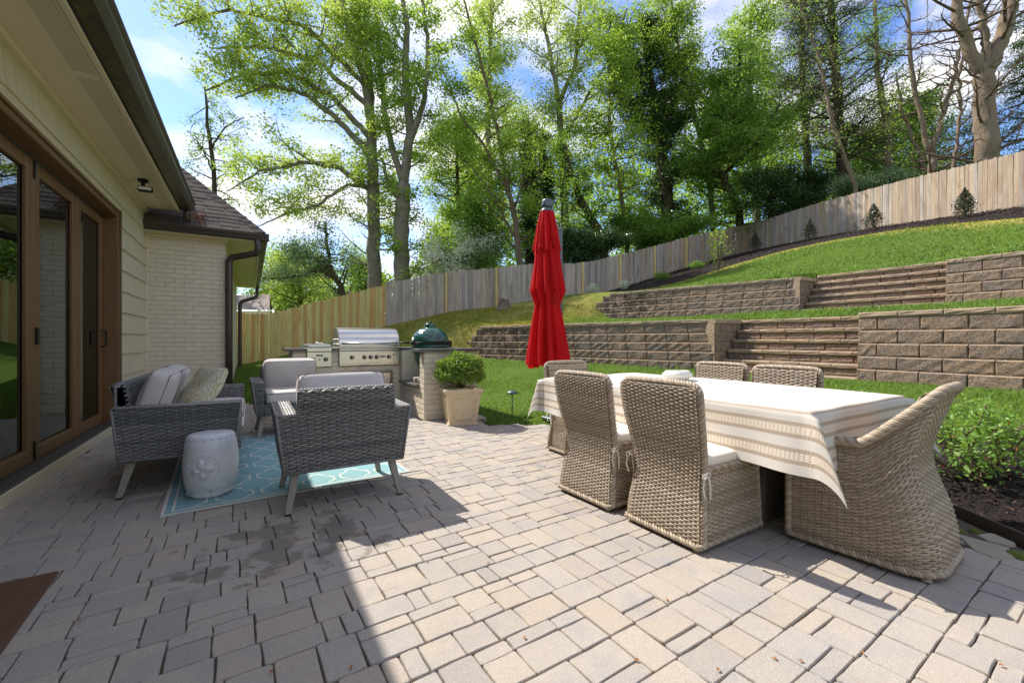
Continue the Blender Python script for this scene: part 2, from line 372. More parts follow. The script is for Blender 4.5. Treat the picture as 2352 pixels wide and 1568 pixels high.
m_cloth()
plain('ceramic_white',lin(226,222,214),0.5,var=0.06)
def m_stool():
    t=NT('stool_glaze'); p=t.pos(); sp=t.n('SeparateXYZ',{0:p}); base=t.mix(t.noise(p,6,4),lin(206,208,214),lin(220,220,222))
    d=t.math('MULTIPLY',t.ramp(t.noise(p,18,6,0.7),(0.50,G(0)),(0.66,G(1))),t.ramp(sp.outputs[2],(0.02,G(0.9)),(0.16,G(0.12))))
    base=t.mix(d,base,lin(130,122,104)); t.bsdf(base,0.42,0,t.noise(p,30,3),0.08,0.004)
m_stool()
plain('stainless',lin(206,202,194),0.26,1.0,var=0.06,sc=8,bs=0.03); plain('stainless_dark',lin(120,120,120),0.3,0.9); plain('knob_black',lin(28,28,28),0.35)
plain('label_black',lin(18,18,20),0.4); plain('label_white',lin(214,214,210),0.5)
plain('counter_stone',lin(84,80,78),0.4,var=0.25,sc=30)
def m_egg():
    t=NT('egg_green'); p=t.obj(); v=t.n('TexVoronoi',{'Vector':p,'Scale':52.0}).outputs['Distance']; t.bsdf(t.mix(v,lin(10,64,48),lin(18,84,64)),0.16,0,v,0.5,0.006,0.6,**{'Coat Weight':0.6,'Coat Roughness':0.08})
m_egg()
def m_planter():
    t=NT('planter_stone'); p=t.obj(); base=t.mix(t.noise(p,5,5,0.65),lin(206,186,148),lin(222,204,170)); base=t.mix(t.ramp(t.noise(p,13,6,0.75),(0.56,G(0)),(0.74,G(0.6))),base,lin(140,118,86)); t.bsdf(base,0.85,0,t.noise(p,50,5,0.7),0.35,0.006,0.3)
m_planter()
def m_red():
    t=NT('red_canvas'); p=t.pos(); sp=t.n('SeparateXYZ',{0:p}); base=t.mix(t.noise(p,3,4),lin(214,30,34),lin(196,26,32))
    base=t.mix(t.ramp(t.noise(p,6,5,0.7,(1,1,0.3)),(0.5,G(0)),(0.7,G(0.55))),base,lin(110,42,36)); wr=t.n('Bump',{'Strength':0.7,'Distance':0.03,'Height':t.noise(p,9,4,0.6,(1,1,0.28))}); b=t.n('BsdfPrincipled',{'Base Color':base,'Roughness':0.85,'Specular IOR Level':0.2,'Normal':wr.outputs[0]}); t2=t.n('BsdfTranslucent',{'Color':lin(220,24,20)})
    mx=t.n('MixShader',{0:0.28,1:b.outputs[0],2:t2.outputs[0]}); t.t.links.new(mx.outputs[0],t.out.inputs[0])
m_red()
plain('umbrella_metal',lin(92,98,104),0.4,0.5)
def m_leaf(name,c0,c1,c2,tr=0.48,rough=0.45,spec=0.35,tcol=None):
    t=NT(name); r=t.n('Attribute',attribute_name='rnd').outputs['Fac']; col=t.ramp(t.math('FRACT',r),(0,c0),(0.5,c1),(1,c2))
    b=t.n('BsdfPrincipled',{'Base Color':col,'Roughness':rough,'Specular IOR Level':spec}); hs=t.n('HueSaturation',{'Hue':0.49,'Saturation':1.05,'Value':1.75,'Color':col}); q=t.n('BsdfTranslucent',{'Color':hs.outputs[0]})
    mx=t.n('MixShader',{0:tr,1:b.outputs[0],2:q.outputs[0]}); t.t.links.new(mx.outputs[0],t.out.inputs[0])
m_leaf('leaf_spring',lin(114,144,58),lin(142,166,70),lin(92,126,50)); m_leaf('leaf_yellow',lin(130,154,64),lin(158,174,84),lin(106,136,56)); m_leaf('leaf_mid',lin(92,128,54),lin(118,148,64),lin(76,112,48))
m_leaf('leaf_dark',lin(50,74,36),lin(68,94,42),lin(40,62,32),0.2,0.3,0.5); m_leaf('leaf_needle',lin(46,66,36),lin(66,82,42),lin(82,84,50),0.2); m_leaf('leaf_pale',lin(104,128,86),lin(126,146,104),lin(84,112,66),0.3)
m_leaf('leaf_white',lin(226,224,212),lin(206,210,188),lin(120,150,80),0.3); m_leaf('leaf_box',lin(98,130,44),lin(136,160,66),lin(76,108,38),0.3,0.3,0.5); m_leaf('leaf_holly',lin(44,58,40),lin(70,80,50),lin(60,62,48),0.2,0.3,0.5)
m_leaf('leaf_rose',lin(104,140,58),lin(130,162,70),lin(88,124,52),0.35); m_leaf('leaf_red',lin(150,64,44),lin(170,90,50),lin(130,60,40),0.3)
m_leaf('grass_blade',lin(84,114,44),lin(112,138,60),lin(70,100,40),0.35,0.5,0.3); m_leaf('grass_dry',lin(150,142,66),lin(130,134,54),lin(116,132,46),0.3,0.6,0.2)
def m_bark(name,a,b,c):
    t=NT(name); p=t.pos(); n=t.noise(p,7,6,0.7,(1,1,0.3)); base=t.mix(n,a,b); base=t.mix(t.ramp(t.noise(p,2.2,4,0.6),(0.5,G(0)),(0.7,G(0.7))),base,c); t.bsdf(base,0.95,0,n,0.8,0.05,0.15)
m_bark('bark_grey',lin(96,88,78),lin(140,132,120),lin(150,148,134)); m_bark('bark_dark',lin(56,46,38),lin(86,74,62),lin(70,66,44)); m_bark('bark_beech',lin(104,90,76),lin(152,136,118),lin(130,110,88)); m_bark('bark_twig',lin(92,76,64),lin(120,104,90),lin(104,92,76))
def m_ground():
    t=NT('turf'); p=t.pos(); n=t.noise(p,0.55,4,0.6); n2=t.noise(p,38,4,0.7); base=t.mix(n2,lin(62,84,28),lin(96,120,44))
    dry=t.n('Attribute',attribute_name='dry').outputs['Fac']; f=t.ramp(t.math('ADD',t.math('MULTIPLY',dry,0.75),t.math('MULTIPLY',t.noise(p,1.6,4,0.65),0.55)),(0.5,G(0)),(0.85,G(0.85)))
    base=t.mix(f,base,lin(164,146,80)); base=t.mix(t.math('MULTIPLY',n,0.25),base,lin(70,84,28)); t.bsdf(base,0.95,0,n2,0.6,0.03,0.1)
m_ground()
def m_mulch():
    t=NT('mulch'); p=t.pos(); n=t.noise(p,26,6,0.75); base=t.mix(n,lin(24,20,20),lin(60,52,50)); base=t.mix(t.ramp(t.noise(p,60,3,0.7),(0.62,G(0)),(0.7,G(0.5))),base,lin(128,100,80)); t.bsdf(base,0.95,0,n,1.0,0.04,0.15)
m_mulch()
m_leaf('mulch_chip',lin(30,24,24),lin(58,48,46),lin(96,74,60),0.0,0.9,0.1)
plain('sand_bed',lin(78,69,57),0.95,var=0.35,sc=40); plain('flagstone',lin(150,142,124),0.85,var=0.2,sc=9,bs=0.5,bd=0.01); plain('edging_metal',lin(92,80,72),0.6,0.5); plain('moss',lin(92,110,30),0.95,var=0.3,sc=60,bs=0.8,bd=0.01)
plain('far_wall',lin(206,188,150),0.8); plain('far_roof',lin(140,124,116),0.9,var=0.2,sc=8); plain('far_glass',lin(50,56,60),0.2)
plain('dry_leaf',lin(150,92,44),0.7,var=0.3,sc=90)
plain('weathered_stump',lin(120,104,86),0.9,var=0.3,sc=14,bs=0.9,bd=0.03)
# ---------------------------------------------------------------- terrain
PATIO=np.array([(-1.56,-2.5),(-1.56,8.85),(-.3,8.85),(0.42,8.3),(0.46,7.5),(2.9,7.5),(2.9,5.5),(2.62,4.95),(2.95,4.72),(3.25,4.5),(3.62,3.9),(3.92,2.9),(4.03,1.9),(3.92,1.0),(3.5,.52),(3.15,-.1),(2.9,-1.0),(2.7,-2.5)])
def poly_sd(x,y,P):
    """signed distance to a polygon (negative inside)"""
    x=np.asarray(x,float); y=np.asarray(y,float); d=np.full(x.shape,1e9); ins=np.zeros(x.shape,bool); n=len(P)
    for i in range(n):
        a=P[i]; b=P[(i+1)%n]; e=b-a; wx=x-a[0]; wy=y-a[1]; t=np.clip((wx*e[0]+wy*e[1])/(e@e),0,1)
        d=np.minimum(d,np.hypot(wx-t*e[0],wy-t*e[1]))
        c=((a[1]<=y)&(y<b[1]))|((b[1]<=y)&(y<a[1]))
        with np.errstate(divide='ignore',invalid='ignore'):
            xi=a[0]+(y-a[1])/(e[1] if e[1]!=0 else 1e-9)*e[0]
        ins^=c&(x<xi)
    return np.where(ins,-d,d)
# lower wall: X=8.33 in front of the stairs, then bends; upper wall the same way, both with stairs set back
LW=dict(x0=8.33,y0=5.44,dx=-.29,dy=.957,s0=2.96,s1=5.44,sb=9.45,L=7.1); UW=dict(x0=11.85,y0=5.40,dx=-.25,dy=.968,s0=2.73,s1=5.40,sb=12.85,L=5.5)
def behind(x,y,W):
    a=np.where((y>W['s0']-.10)&(y<W['s1']+.14),x-W['sb'],x-W['x0']); s=(x-W['x0'])*W['dy']-(y-W['y0'])*W['dx']
    a=np.where(y<W['y0']+.13,a,s); t=(x-W['x0'])*W['dx']+(y-W['y0'])*W['dy']; w=.05+np.maximum(0,t-W['L']+.25)*1.3
    return smoothstep((a-.16+w/2)/w)
CP=[(x,y,0) for x in np.arange(-1,4.1,1.0) for y in np.arange(-2,8.1,1.0) if poly_sd(x,y,PATIO)<.2]
CP+=[(-.4,10,0),(.5,12,.05),(3.2,8.5,.12),(4.3,6.5,.12),(4.7,4.5,.10),(5.0,2.5,.12),(5.2,.8,.10),(4.2,-1.5,.05),(4.5,8.5,.22),(3.6,10.5,.30),(-.2,16.8,.26),(2.3,17.5,.85),(4.94,18.4,1.66),(10,17.8,2.70),(14.9,17.1,3.3),(19.5,16.6,4.55),(27.7,15.6,6.75),(25,10.5,6.3),(23.2,6.8,5.9),(21.2,3.07,5.32),(20.2,0,5.0),(19.5,-3,4.7),
 (8.2,-2,.42),(8.2,1.2,.43),(8.2,3,.43),(8.2,5.3,.43),(7.0,7.7,.45),(6.0,9.5,.48),(5.3,10.9,.55),(4.9,12.6,.68),(6.0,11.6,.50),(7.0,14.5,1.75),(3.5,14.5,.75),
 (8.7,-2,1.50),(8.7,1,1.50),(9.7,4.2,1.52),(8.6,6.0,1.50),(7.9,8.8,1.50),(7.2,10.8,1.49),(6.9,12.0,1.47),(11.5,-2,1.76),(11.5,1.5,1.78),(11.5,4,1.78),(11.2,6.5,1.76),(10.6,9.0,1.72),(9.0,11.5,1.85),(9.2,14.0,2.25),
 (12.2,-2,2.74),(12.2,1.5,2.76),(13.2,4.0,2.82),(12.0,7.0,2.74),(11.2,10.0,2.70),(16,1,3.75),(16,6,3.95),(18,11,4.35),(14,12.5,3.1),(22,11.5,5.5),
 (30,5,7.0),(32,15,7.6),(28,22,6.6),(14,24,3.6),(5,26,1.9),(-3,25,.8),(-45,60,1),(0,70,2.5),(45,70,7),(80,30,9),(80,-20,8),(35,-45,4),(-45,-45,0),(-45,10,0),(0,-45,0),(300,300,10),(-300,300,2),(-300,-300,0),(300,-300,8)]
CP=np.array(CP,float)
J1,J2=1.05,0.98
_b=behind(CP[:,0],CP[:,1],LW)*J1+behind(CP[:,0],CP[:,1],UW)*J2
def _phi(a,b): return np.sqrt((a[:,None,0]-b[None,:,0])**2+(a[:,None,1]-b[None,:,1])**2+.25)
_w=np.linalg.solve(_phi(CP,CP)+np.eye(len(CP))*.02,CP[:,2]-_b)
def terrain(x,y):
    x=np.asarray(x,float); y=np.asarray(y,float); sh=x.shape; q=np.column_stack([x.ravel(),y.ravel()])
    z=np.concatenate([_phi(q[i:i+4000],CP)@_w for i in range(0,len(q),4000)]).reshape(sh)
    z=z+behind(x,y,LW)*J1+behind(x,y,UW)*J2
    k=smoothstep((poly_sd(x,y,PATIO)+.02)/.35)
    return z*k+(-.06)*(1-k)+.012*k
def tz(x,y): return float(terrain(np.array([x]),np.array([y]))[0])
FB0=np.array((21.2,3.07)); FB1=np.array((27.7,15.6)); fbd=(FB1-FB0)/np.linalg.norm(FB1-FB0); FBs=FB0-fbd*5.0; fbn=np.array((-fbd[1],fbd[0]))
FENCE_MULCH=[tuple(FBs-fbn*.05),tuple(FB1-fbn*.05+(-.1,.3)),(19.6,16.45),(14.4,16.95),(14.1,16.2),(14.5,13.8),(15.5,11.9),(17.3,11.0),(19.4,10.1),(20.5,8.7),(20.1,6.3),(19.0,4.1),(18.0,2.6),(17.2,.5),(16.6,-1.3)]
def build_terrain():
    def ax(a,b,st,ext):
        core=np.arange(a,b+1e-6,st); e=[]; s=st*2; v=b
        while v<ext: v+=s; s*=1.35; e.append(v)
        f=[]; s=st*2; v=a
        while v>-ext: v-=s; s*=1.35; f.append(v)
        return np.concatenate([f[::-1],core,e])
    X=ax(-3,30,.15,400); Y=ax(-3,20,.15,400); gx,gy=np.meshgrid(X,Y,indexing='ij'); z=terrain(gx,gy)
    z=z+np.where(poly_sd(gx,gy,PATIO)>.3,(vnoise(gx*1.3,gy*1.3,3)-.5)*.03,0)
    # the upper lawn dries out along the top and on the bare slope to the left of the walls
    dry=np.exp(-np.clip(poly_sd(gx,gy,np.array(FENCE_MULCH))/1.3,0,9)**1.5)*(gx>11.5)*.9+smoothstep((gy-9.5)/2.5)*smoothstep((13-gx)/3)*smoothstep((gx-3.5)/2)*.66
    MB().grid(np.stack([gx,gy,z],-1),dry=dry).build('ground','turf',None,True)['kind']='structure'
build_terrain()

def sheet(name,mat,poly,off,step=.12,kind='structure',amp=0.0,smooth=True):
    """a ground cover sheet lying on the terrain inside a polygon"""
    P=np.array(poly); X=np.arange(P[:,0].min(),P[:,0].max()+step,step); Y=np.arange(P[:,1].min(),P[:,1].max()+step,step); gx,gy=np.meshgrid(X,Y,indexing='ij'); sd=poly_sd(gx,gy,P)
    # pull border points onto the outline
    e=step*.9; m=(sd>0)&(sd<e*1.5)
    if m.any():
        gr=.01; nx=(poly_sd(gx+gr,gy,P)-poly_sd(gx-gr,gy,P))/(2*gr); ny=(poly_sd(gx,gy+gr,P)-poly_sd(gx,gy-gr,P))/(2*gr); gx=np.where(m,gx-nx*sd,gx); gy=np.where(m,gy-ny*sd,gy)
    z=terrain(gx,gy)+off*np.clip(.3-sd*6,0.15,1)+amp*(vnoise(gx*9,gy*9,5)-.5); I=np.arange(gx.size).reshape(gx.shape); ok=sd<e*1.5
    q=ok[:-1,:-1]&ok[1:,:-1]&ok[1:,1:]&ok[:-1,1:]; F=np.stack([I[:-1,:-1],I[1:,:-1],I[1:,1:],I[:-1,1:]],-1)[q]
    o=MB().add(np.stack([gx,gy,z],-1),F).build(name,mat,None,smooth); o['kind']=kind; return o
sheet('mulch_bed','mulch',FENCE_MULCH,.06,.2,amp=.05)
ROSE_BED=[(3.93,1.0),(4.06,1.9),(4.0,2.6),(4.5,2.7),(5.2,2.3),(5.6,1.5),(5.65,.5),(5.3,-.9),(3.0,-.9),(3.17,-.1),(3.52,.5)]
sheet('mulch_bed','mulch',ROSE_BED,.05,.07,amp=.05)

# ---------------------------------------------------------------- patio of separate pavers
def paver_mesh(w,d,seed,wob=.0036):
    """one tumbled paver, wavy outline, worn edges: V,F around its centre, top at z=0"""
    r=np.random.default_rng(seed); w2,d2=w/2-.0010,d/2-.0010; c=.006
    pts=[(-w2+c,-d2),(0,-d2),(w2-c,-d2),(w2,-d2+c),(w2,0),(w2,d2-c),(w2-c,d2),(0,d2),(-w2+c,d2),(-w2,d2-c),(-w2,0),(-w2,-d2+c)]
    o=np.array(pts)+r.uniform(-wob,wob*.4,(12,2))*np.sign(np.array(pts)+1e-9); n=12; i=np.arange(n); j=(i+1)%n
    L=[np.column_stack([o,np.full(n,-.05)]),np.column_stack([o,-.008+r.uniform(-.002,.002,n)]),np.column_stack([o*(1-.0012/np.array([w2,d2])),np.full(n,-.0025)]),np.column_stack([o*(1-.0036/np.array([w2,d2])),np.zeros(n)])]
    F=[np.stack([i+k*n,j+k*n,j+(k+1)*n,i+(k+1)*n],-1) for k in range(3)]
    return np.vstack(L),[np.vstack(F),np.array([i+3*n])]
def build_patio():
    bed=MB(); P=PATIO; z=np.full(len(P),-.0105); V=np.column_stack([P,z]); bed.add(V,np.array([np.arange(len(P))])); bedo=bed.build('patio','sand_bed'); tag(bedo,kind='structure')
    U=.0678; rot=math.radians(1.6); cr,sr=math.cos(rot),math.sin(rot); rs=random.Random(3); T=[]
    y=-2.6; b=0
    while y<9.0:
        h=3 if b%5 in (0,1,3) else 2; b+=1; x=-1.9-rs.random()*.2
        while x<4.6:
            if h==3:
                k=rs.random()
                if k<.42: w=2; T.append((x,y,2,3))
                elif k<.95:
                    w=rs.choice((2,3)); f=rs.random()<.5; T.append((x,y,w,2 if f else 1)); T.append((x,y+(2 if f else 1)*U,w,1 if f else 2))
                else: w=1; T.append((x,y,1,3))
            else:
                w=rs.choice((2,2,3,3,1)); T.append((x,y,w,2))
            x+=w*U
        y+=h*U
    L=[]
    for (x,y,w,h) in T:
        cx,cy=x+w*U/2,y+h*U/2; X=cx*cr-cy*sr; Y=cx*sr+cy*cr; dep=X*SA+Y*CA; lat=X*CA-Y*SA
        corner=[((cx+sx*w*U/2)*cr-(cy+sy*h*U/2)*sr,(cx+sx*w*U/2)*sr+(cy+sy*h*U/2)*cr) for sx in (-1,1) for sy in (-1,1)]
        c=np.array(corner); 
        if poly_sd(np.array([X]),np.array([Y]),PATIO)[0]>-.035 or X<-1.45: continue
        if Y<-.4 or (dep<.55): continue
        if 3.35<Y and X>3.15+.08*math.sin(Y*5) and Y<2.2: continue
        hid=(X>2.03 and Y>5.55) or (Y>6.72 and X>.5)
        if hid: continue
        if 0<=0 and Y<1.15 and X>3.22: continue     # edge stones lie here
        L.append((X,Y,w,h,dep,lat))
    vis=[q for q in L if q[4]>1.25 and abs(q[5]/q[4])<1.24]
    def shown(q):
        X,Y=q[0],q[1]
        if -.5<X<1.12 and 3.4<Y<5.8: return 0
        if 1.92<X<3.6 and .7<Y<3.6: return 0
        if X<-.1 and 3.9<Y<5.4: return 0
        return q[2]*q[3]/q[4]**3
    vis.sort(key=lambda q:-shown(q)); near=set(id(q) for q in vis[:300]); meshes={}; rest=MB(); rg=random.Random(5)
    for q in L:
        X,Y,w,h,_,_=q; v=rg.randrange(5); key=(w,h,v); dz=rg.uniform(-.003,.003)
        if id(q) in near:
            if key not in meshes:
                V,F=paver_mesh(w*U,h*U,w*100+h*10+v); meshes[key]=MB().add(V,F).mesh('paver','paver')
            o=link('paver',meshes[key],bedo); o.location=(X,Y,dz); o.rotation_euler=(rg.uniform(-.006,.006),rg.uniform(-.006,.006),rot+rg.choice((0,PI))+rg.uniform(-.012,.012))
        else:
            V,F=paver_mesh(w*U,h*U,w*100+h*10+v); a=rot+rg.uniform(-.012,.012); ca,sa=math.cos(a),math.sin(a); V2=V.copy(); V2[:,0]=V[:,0]*ca-V[:,1]*sa+X; V2[:,1]=V[:,0]*sa+V[:,1]*ca+Y; V2[:,2]+=dz
            rest.add(V2,F,rnd=rg.random())
    ro=rest.build('far_pavers','paver',bedo); ro['kind']='stuff'
    # flat edge stones between pavers and metal edging
    rs2=np.random.default_rng(4)
    for cx,cy,rx,ry,a in ((3.42,.86,.20,.13,.7),(3.34,.62,.17,.10,.5),(3.68,1.16,.20,.12,.9),(3.52,.62,.10,.07,.6),(3.22,.40,.15,.10,.6),(3.05,.18,.16,.11,.5),(3.80,1.48,.20,.10,1.2),(3.28,.18,.10,.08,.8),(3.88,1.85,.2,.09,1.45),(3.0,-.1,.15,.1,.8)):
        n=9; t=np.sort(rs2.uniform(0,2*PI,n)*.4+np.arange(n)*2*PI/n*.6+.3); rr=rs2.uniform(.8,1.12,n); px=np.cos(t)*rx*rr; py=np.sin(t)*ry*rr; X=cx+px*math.cos(a)-py*math.sin(a); Y=cy+px*math.sin(a)+py*math.cos(a)
        lo=np.column_stack([X,Y,np.full(n,-.04)]); mid=np.column_stack([X,Y,np.full(n,-.008)]); cc=np.array((cx,cy)); hi=np.column_stack([cc+(np.column_stack([X,Y])-cc)*.93,np.full(n,.002)]); i=np.arange(n); j=(i+1)%n
        MB().add(np.vstack([lo,mid,hi]),[np.stack([i,j,j+n,i+n],-1),np.stack([i+n,j+n,j+2*n,i+2*n],-1),np.array([i+2*n])]).build('edge_stone','flagstone',bedo)
    for cx,cy,r in ((3.50,.76,.035),(3.56,.70,.025),(3.36,.50,.06),(3.15,.30,.03),(3.62,.98,.03)):
        MB().lathe([(r,-.012),(r*.8,.004),(r*.4,.010),(.001,.012)],(cx,cy,0),9).build('moss_patch','moss',bedo,True)
    return bedo
patio=build_patio()
# metal strip between patio and rose bed
def edging():
    P=np.array([(4.03,2.5),(4.07,1.9),(3.96,1.02),(3.56,.52),(3.2,-.08),(2.95,-.9)]); t=np.linspace(0,len(P)-1,40); q=np.column_stack([np.interp(t,np.arange(len(P)),P[:,k]) for k in (0,1)])
    d=np.gradient(q,axis=0); d/=np.linalg.norm(d,axis=1)[:,None]; nrm=np.column_stack([d[:,1],-d[:,0]])*.006; z0=-.05;z1=.055
    G_=np.stack([np.column_stack([q-nrm,np.full(40,z0)]),np.column_stack([q-nrm,np.full(40,z1)]),np.column_stack([q+nrm,np.full(40,z1)]),np.column_stack([q+nrm,np.full(40,z0)])],1)
    tag(MB().grid(G_,closed_v=True).build('garden_edging','edging_metal'),'thin brown metal edging strip along the rose bed','edging')
edging()

# ---------------------------------------------------------------- retaining walls of split-face blocks
def block_mesh(w,h,d,seed,face=.017):
    """block with a rough front (towards -y local), x along the wall, origin at bottom-left-front"""
    r=np.random.default_rng(seed); gx=np.concatenate([[.004],np.linspace(.016,w-.016,5),[w-.004]]); tb=.018 if h>.13 else .012; gz=np.concatenate([[.004],np.linspace(.03,h-tb-.003,3),[h-tb,h-.003]]); X,Z=np.meshgrid(gx,gz,indexing='ij'); Yd=-r.uniform(.25,1.0,X.shape)*face; ed=np.zeros(X.shape); ed[:,-2:]=1; ed[0,:]=.7; ed[-1,:]=.7
    Yd[0,:]=Yd[-1,:]=0; Yd[:,0]*=.25; Yd[:,-2]=-.004; Yd[:,-1]=.006; V=np.stack([X,Yd,Z],-1); m=MB().grid(V,edge=ed)
    m.add([(.003,.004,0),(w-.003,.004,0),(w-.003,d,0),(.003,d,0),(.003,.004,h-.002),(w-.003,.004,h-.002),(w-.003,d,h-.002),(.003,d,h-.002)],[(4,5,6,7),(0,1,5,4),(1,2,6,5),(3,0,4,7)],edge=.8)
    return m
BM={}
def block(name,parent,p,ang,w,h,d,mat,rg):
    k=(round(w,3),round(h,3),round(d,3),mat,rg.randrange(5))
    if k not in BM: BM[k]=block_mesh(w,h,d,abs(hash(k[:3]))%9999+k[4]).mesh('block',mat)
    o=link(name,BM[k],parent); o.location=p; o.rotation_euler=(0,0,ang); return o
def wall_run(parent,p0,dirv,L,z0,nc,ch,batter,rg,bw=.50,cap=.09,left_step=0.0,right_step=0.0,d=.26,first=0,ends=(0,0)):
    """courses of blocks from p0 along dirv; the visible face looks to the left of -normal"""
    dirv=np.array(dirv)/np.linalg.norm(dirv); ang=math.atan2(dirv[1],dirv[0]); nrm=np.array((-dirv[1],dirv[0]))
    for c in range(nc+(1 if cap else 0)):
        h=ch if c<nc else cap; z=z0+min(c,nc)*ch; off=batter*c; s0=-left_step*(nc-c)+ends[0]*c; s1=L+right_step*(nc-c)-ends[1]*c
        if c==nc: off-=.03
        s=s0; f=True
        while s<s1-.02:
            w=bw*(.5 if (f and c%2) else 1.0); f=False
            if s1-s-w<.14: w=s1-s
            q=np.array(p0)+dirv*s+nrm*off
            block('block' if c<nc else 'cap_block',parent,(q[0],q[1],z),ang,round(w,2),h,d if c<nc else d+.04,'split_block' if c<nc else 'cap_block',rg); s+=w
def build_walls():
    rg=random.Random(11); CH=.205
    # faces look toward -X: run along -Y with nrm=(+X)
    zl=.43; zu=1.80
    t=thing('retaining_wall','lower block retaining wall left of the stairs, dark and blotchy at its far end','retaining wall',(8.33,5.44,zl-.2))
    dl=np.array((-.29,.957))/np.hypot(.29,.957); pe=np.array((8.33,5.44))+dl*7.1
    wall_run(t,pe,-dl,7.1,zl-.205,6,CH*.995,.018,rg,left_step=.22)
    wall_run(t,(8.35,5.435),(1,0),1.35,zl-.205,6,CH*.995,0,rg,d=.2,bw=.42)
    t=thing('retaining_wall','lower block retaining wall right of the stairs, nearest to the rose bush','retaining wall',(8.33,1,zl-.2))
    wall_run(t,(8.33,2.96),(0,-1),5.4,zl-.205,6,CH*.995,.018,rg,left_step=.0,ends=(-.0,0))
    wall_run(t,(9.5,2.955),(-1,0),.87,zl-.205,6,CH*.995,0,rg,d=.2,bw=.42)
    t=thing('retaining_wall','upper block retaining wall left of the upper stairs','retaining wall',(11.85,5.4,zu-.2))
    du=np.array((-.25,.968))/np.hypot(.25,.968); pe=np.array((11.85,5.4))+du*5.5
    wall_run(t,pe,-du,5.5,zu-.205,5,CH*.99,.018,rg,left_step=.28)
    wall_run(t,(11.87,5.395),(1,0),1.15,zu-.205,5,CH*.99,0,rg,d=.2,bw=.42)
    t=thing('retaining_wall','upper block retaining wall right of the upper stairs at the picture edge','retaining wall',(11.8,1,zu-.2))
    wall_run(t,(11.80,2.73),(0,-1),6.0,zu-.205,5,CH*.99,.018,rg)
    wall_run(t,(12.9,2.725),(-1,0),.80,zu-.205,5,CH*.99,0,rg,d=.2,bw=.42)
    # stairs: riser block + tread cap
    for nm,x0,y0,y1,zb,zt,n,lab in (('garden_stairs',8.40,2.98,5.40,zl-.16,zl+1.10,6,'lower flight of wide block stairs between the two lower walls'),('garden_stairs',11.92,2.76,5.36,zu-.12,zu+.98,6,'upper flight of wide block stairs between the two upper walls')):
        t=thing(nm,lab,'stairs',(x0,y0,zb)); st=(zt-zb)/n; tr=(1.08 if x0<10 else .95)/n
        for k in range(n):
            x=x0+k*tr; z=zb+k*st; cap=.075
            for part,zz,h,xo,mt in (('riser_block',z,st-cap,.02,'split_block'),('tread_cap',z+st-cap,cap,-.015,'cap_block')):
                s=0; f=True; L=y1-y0; f0=rg.choice((.5,1,.75))
                while s<L-.02:
                    w=.50*(f0 if f else 1); f=False
                    if L-s-w<.14: w=L-s
                    block(part,t,(x+xo,y1-s,zz),-PI/2,round(w,2),h,.26 if part=='riser_block' else .30,mt,rg); s+=w
build_walls()
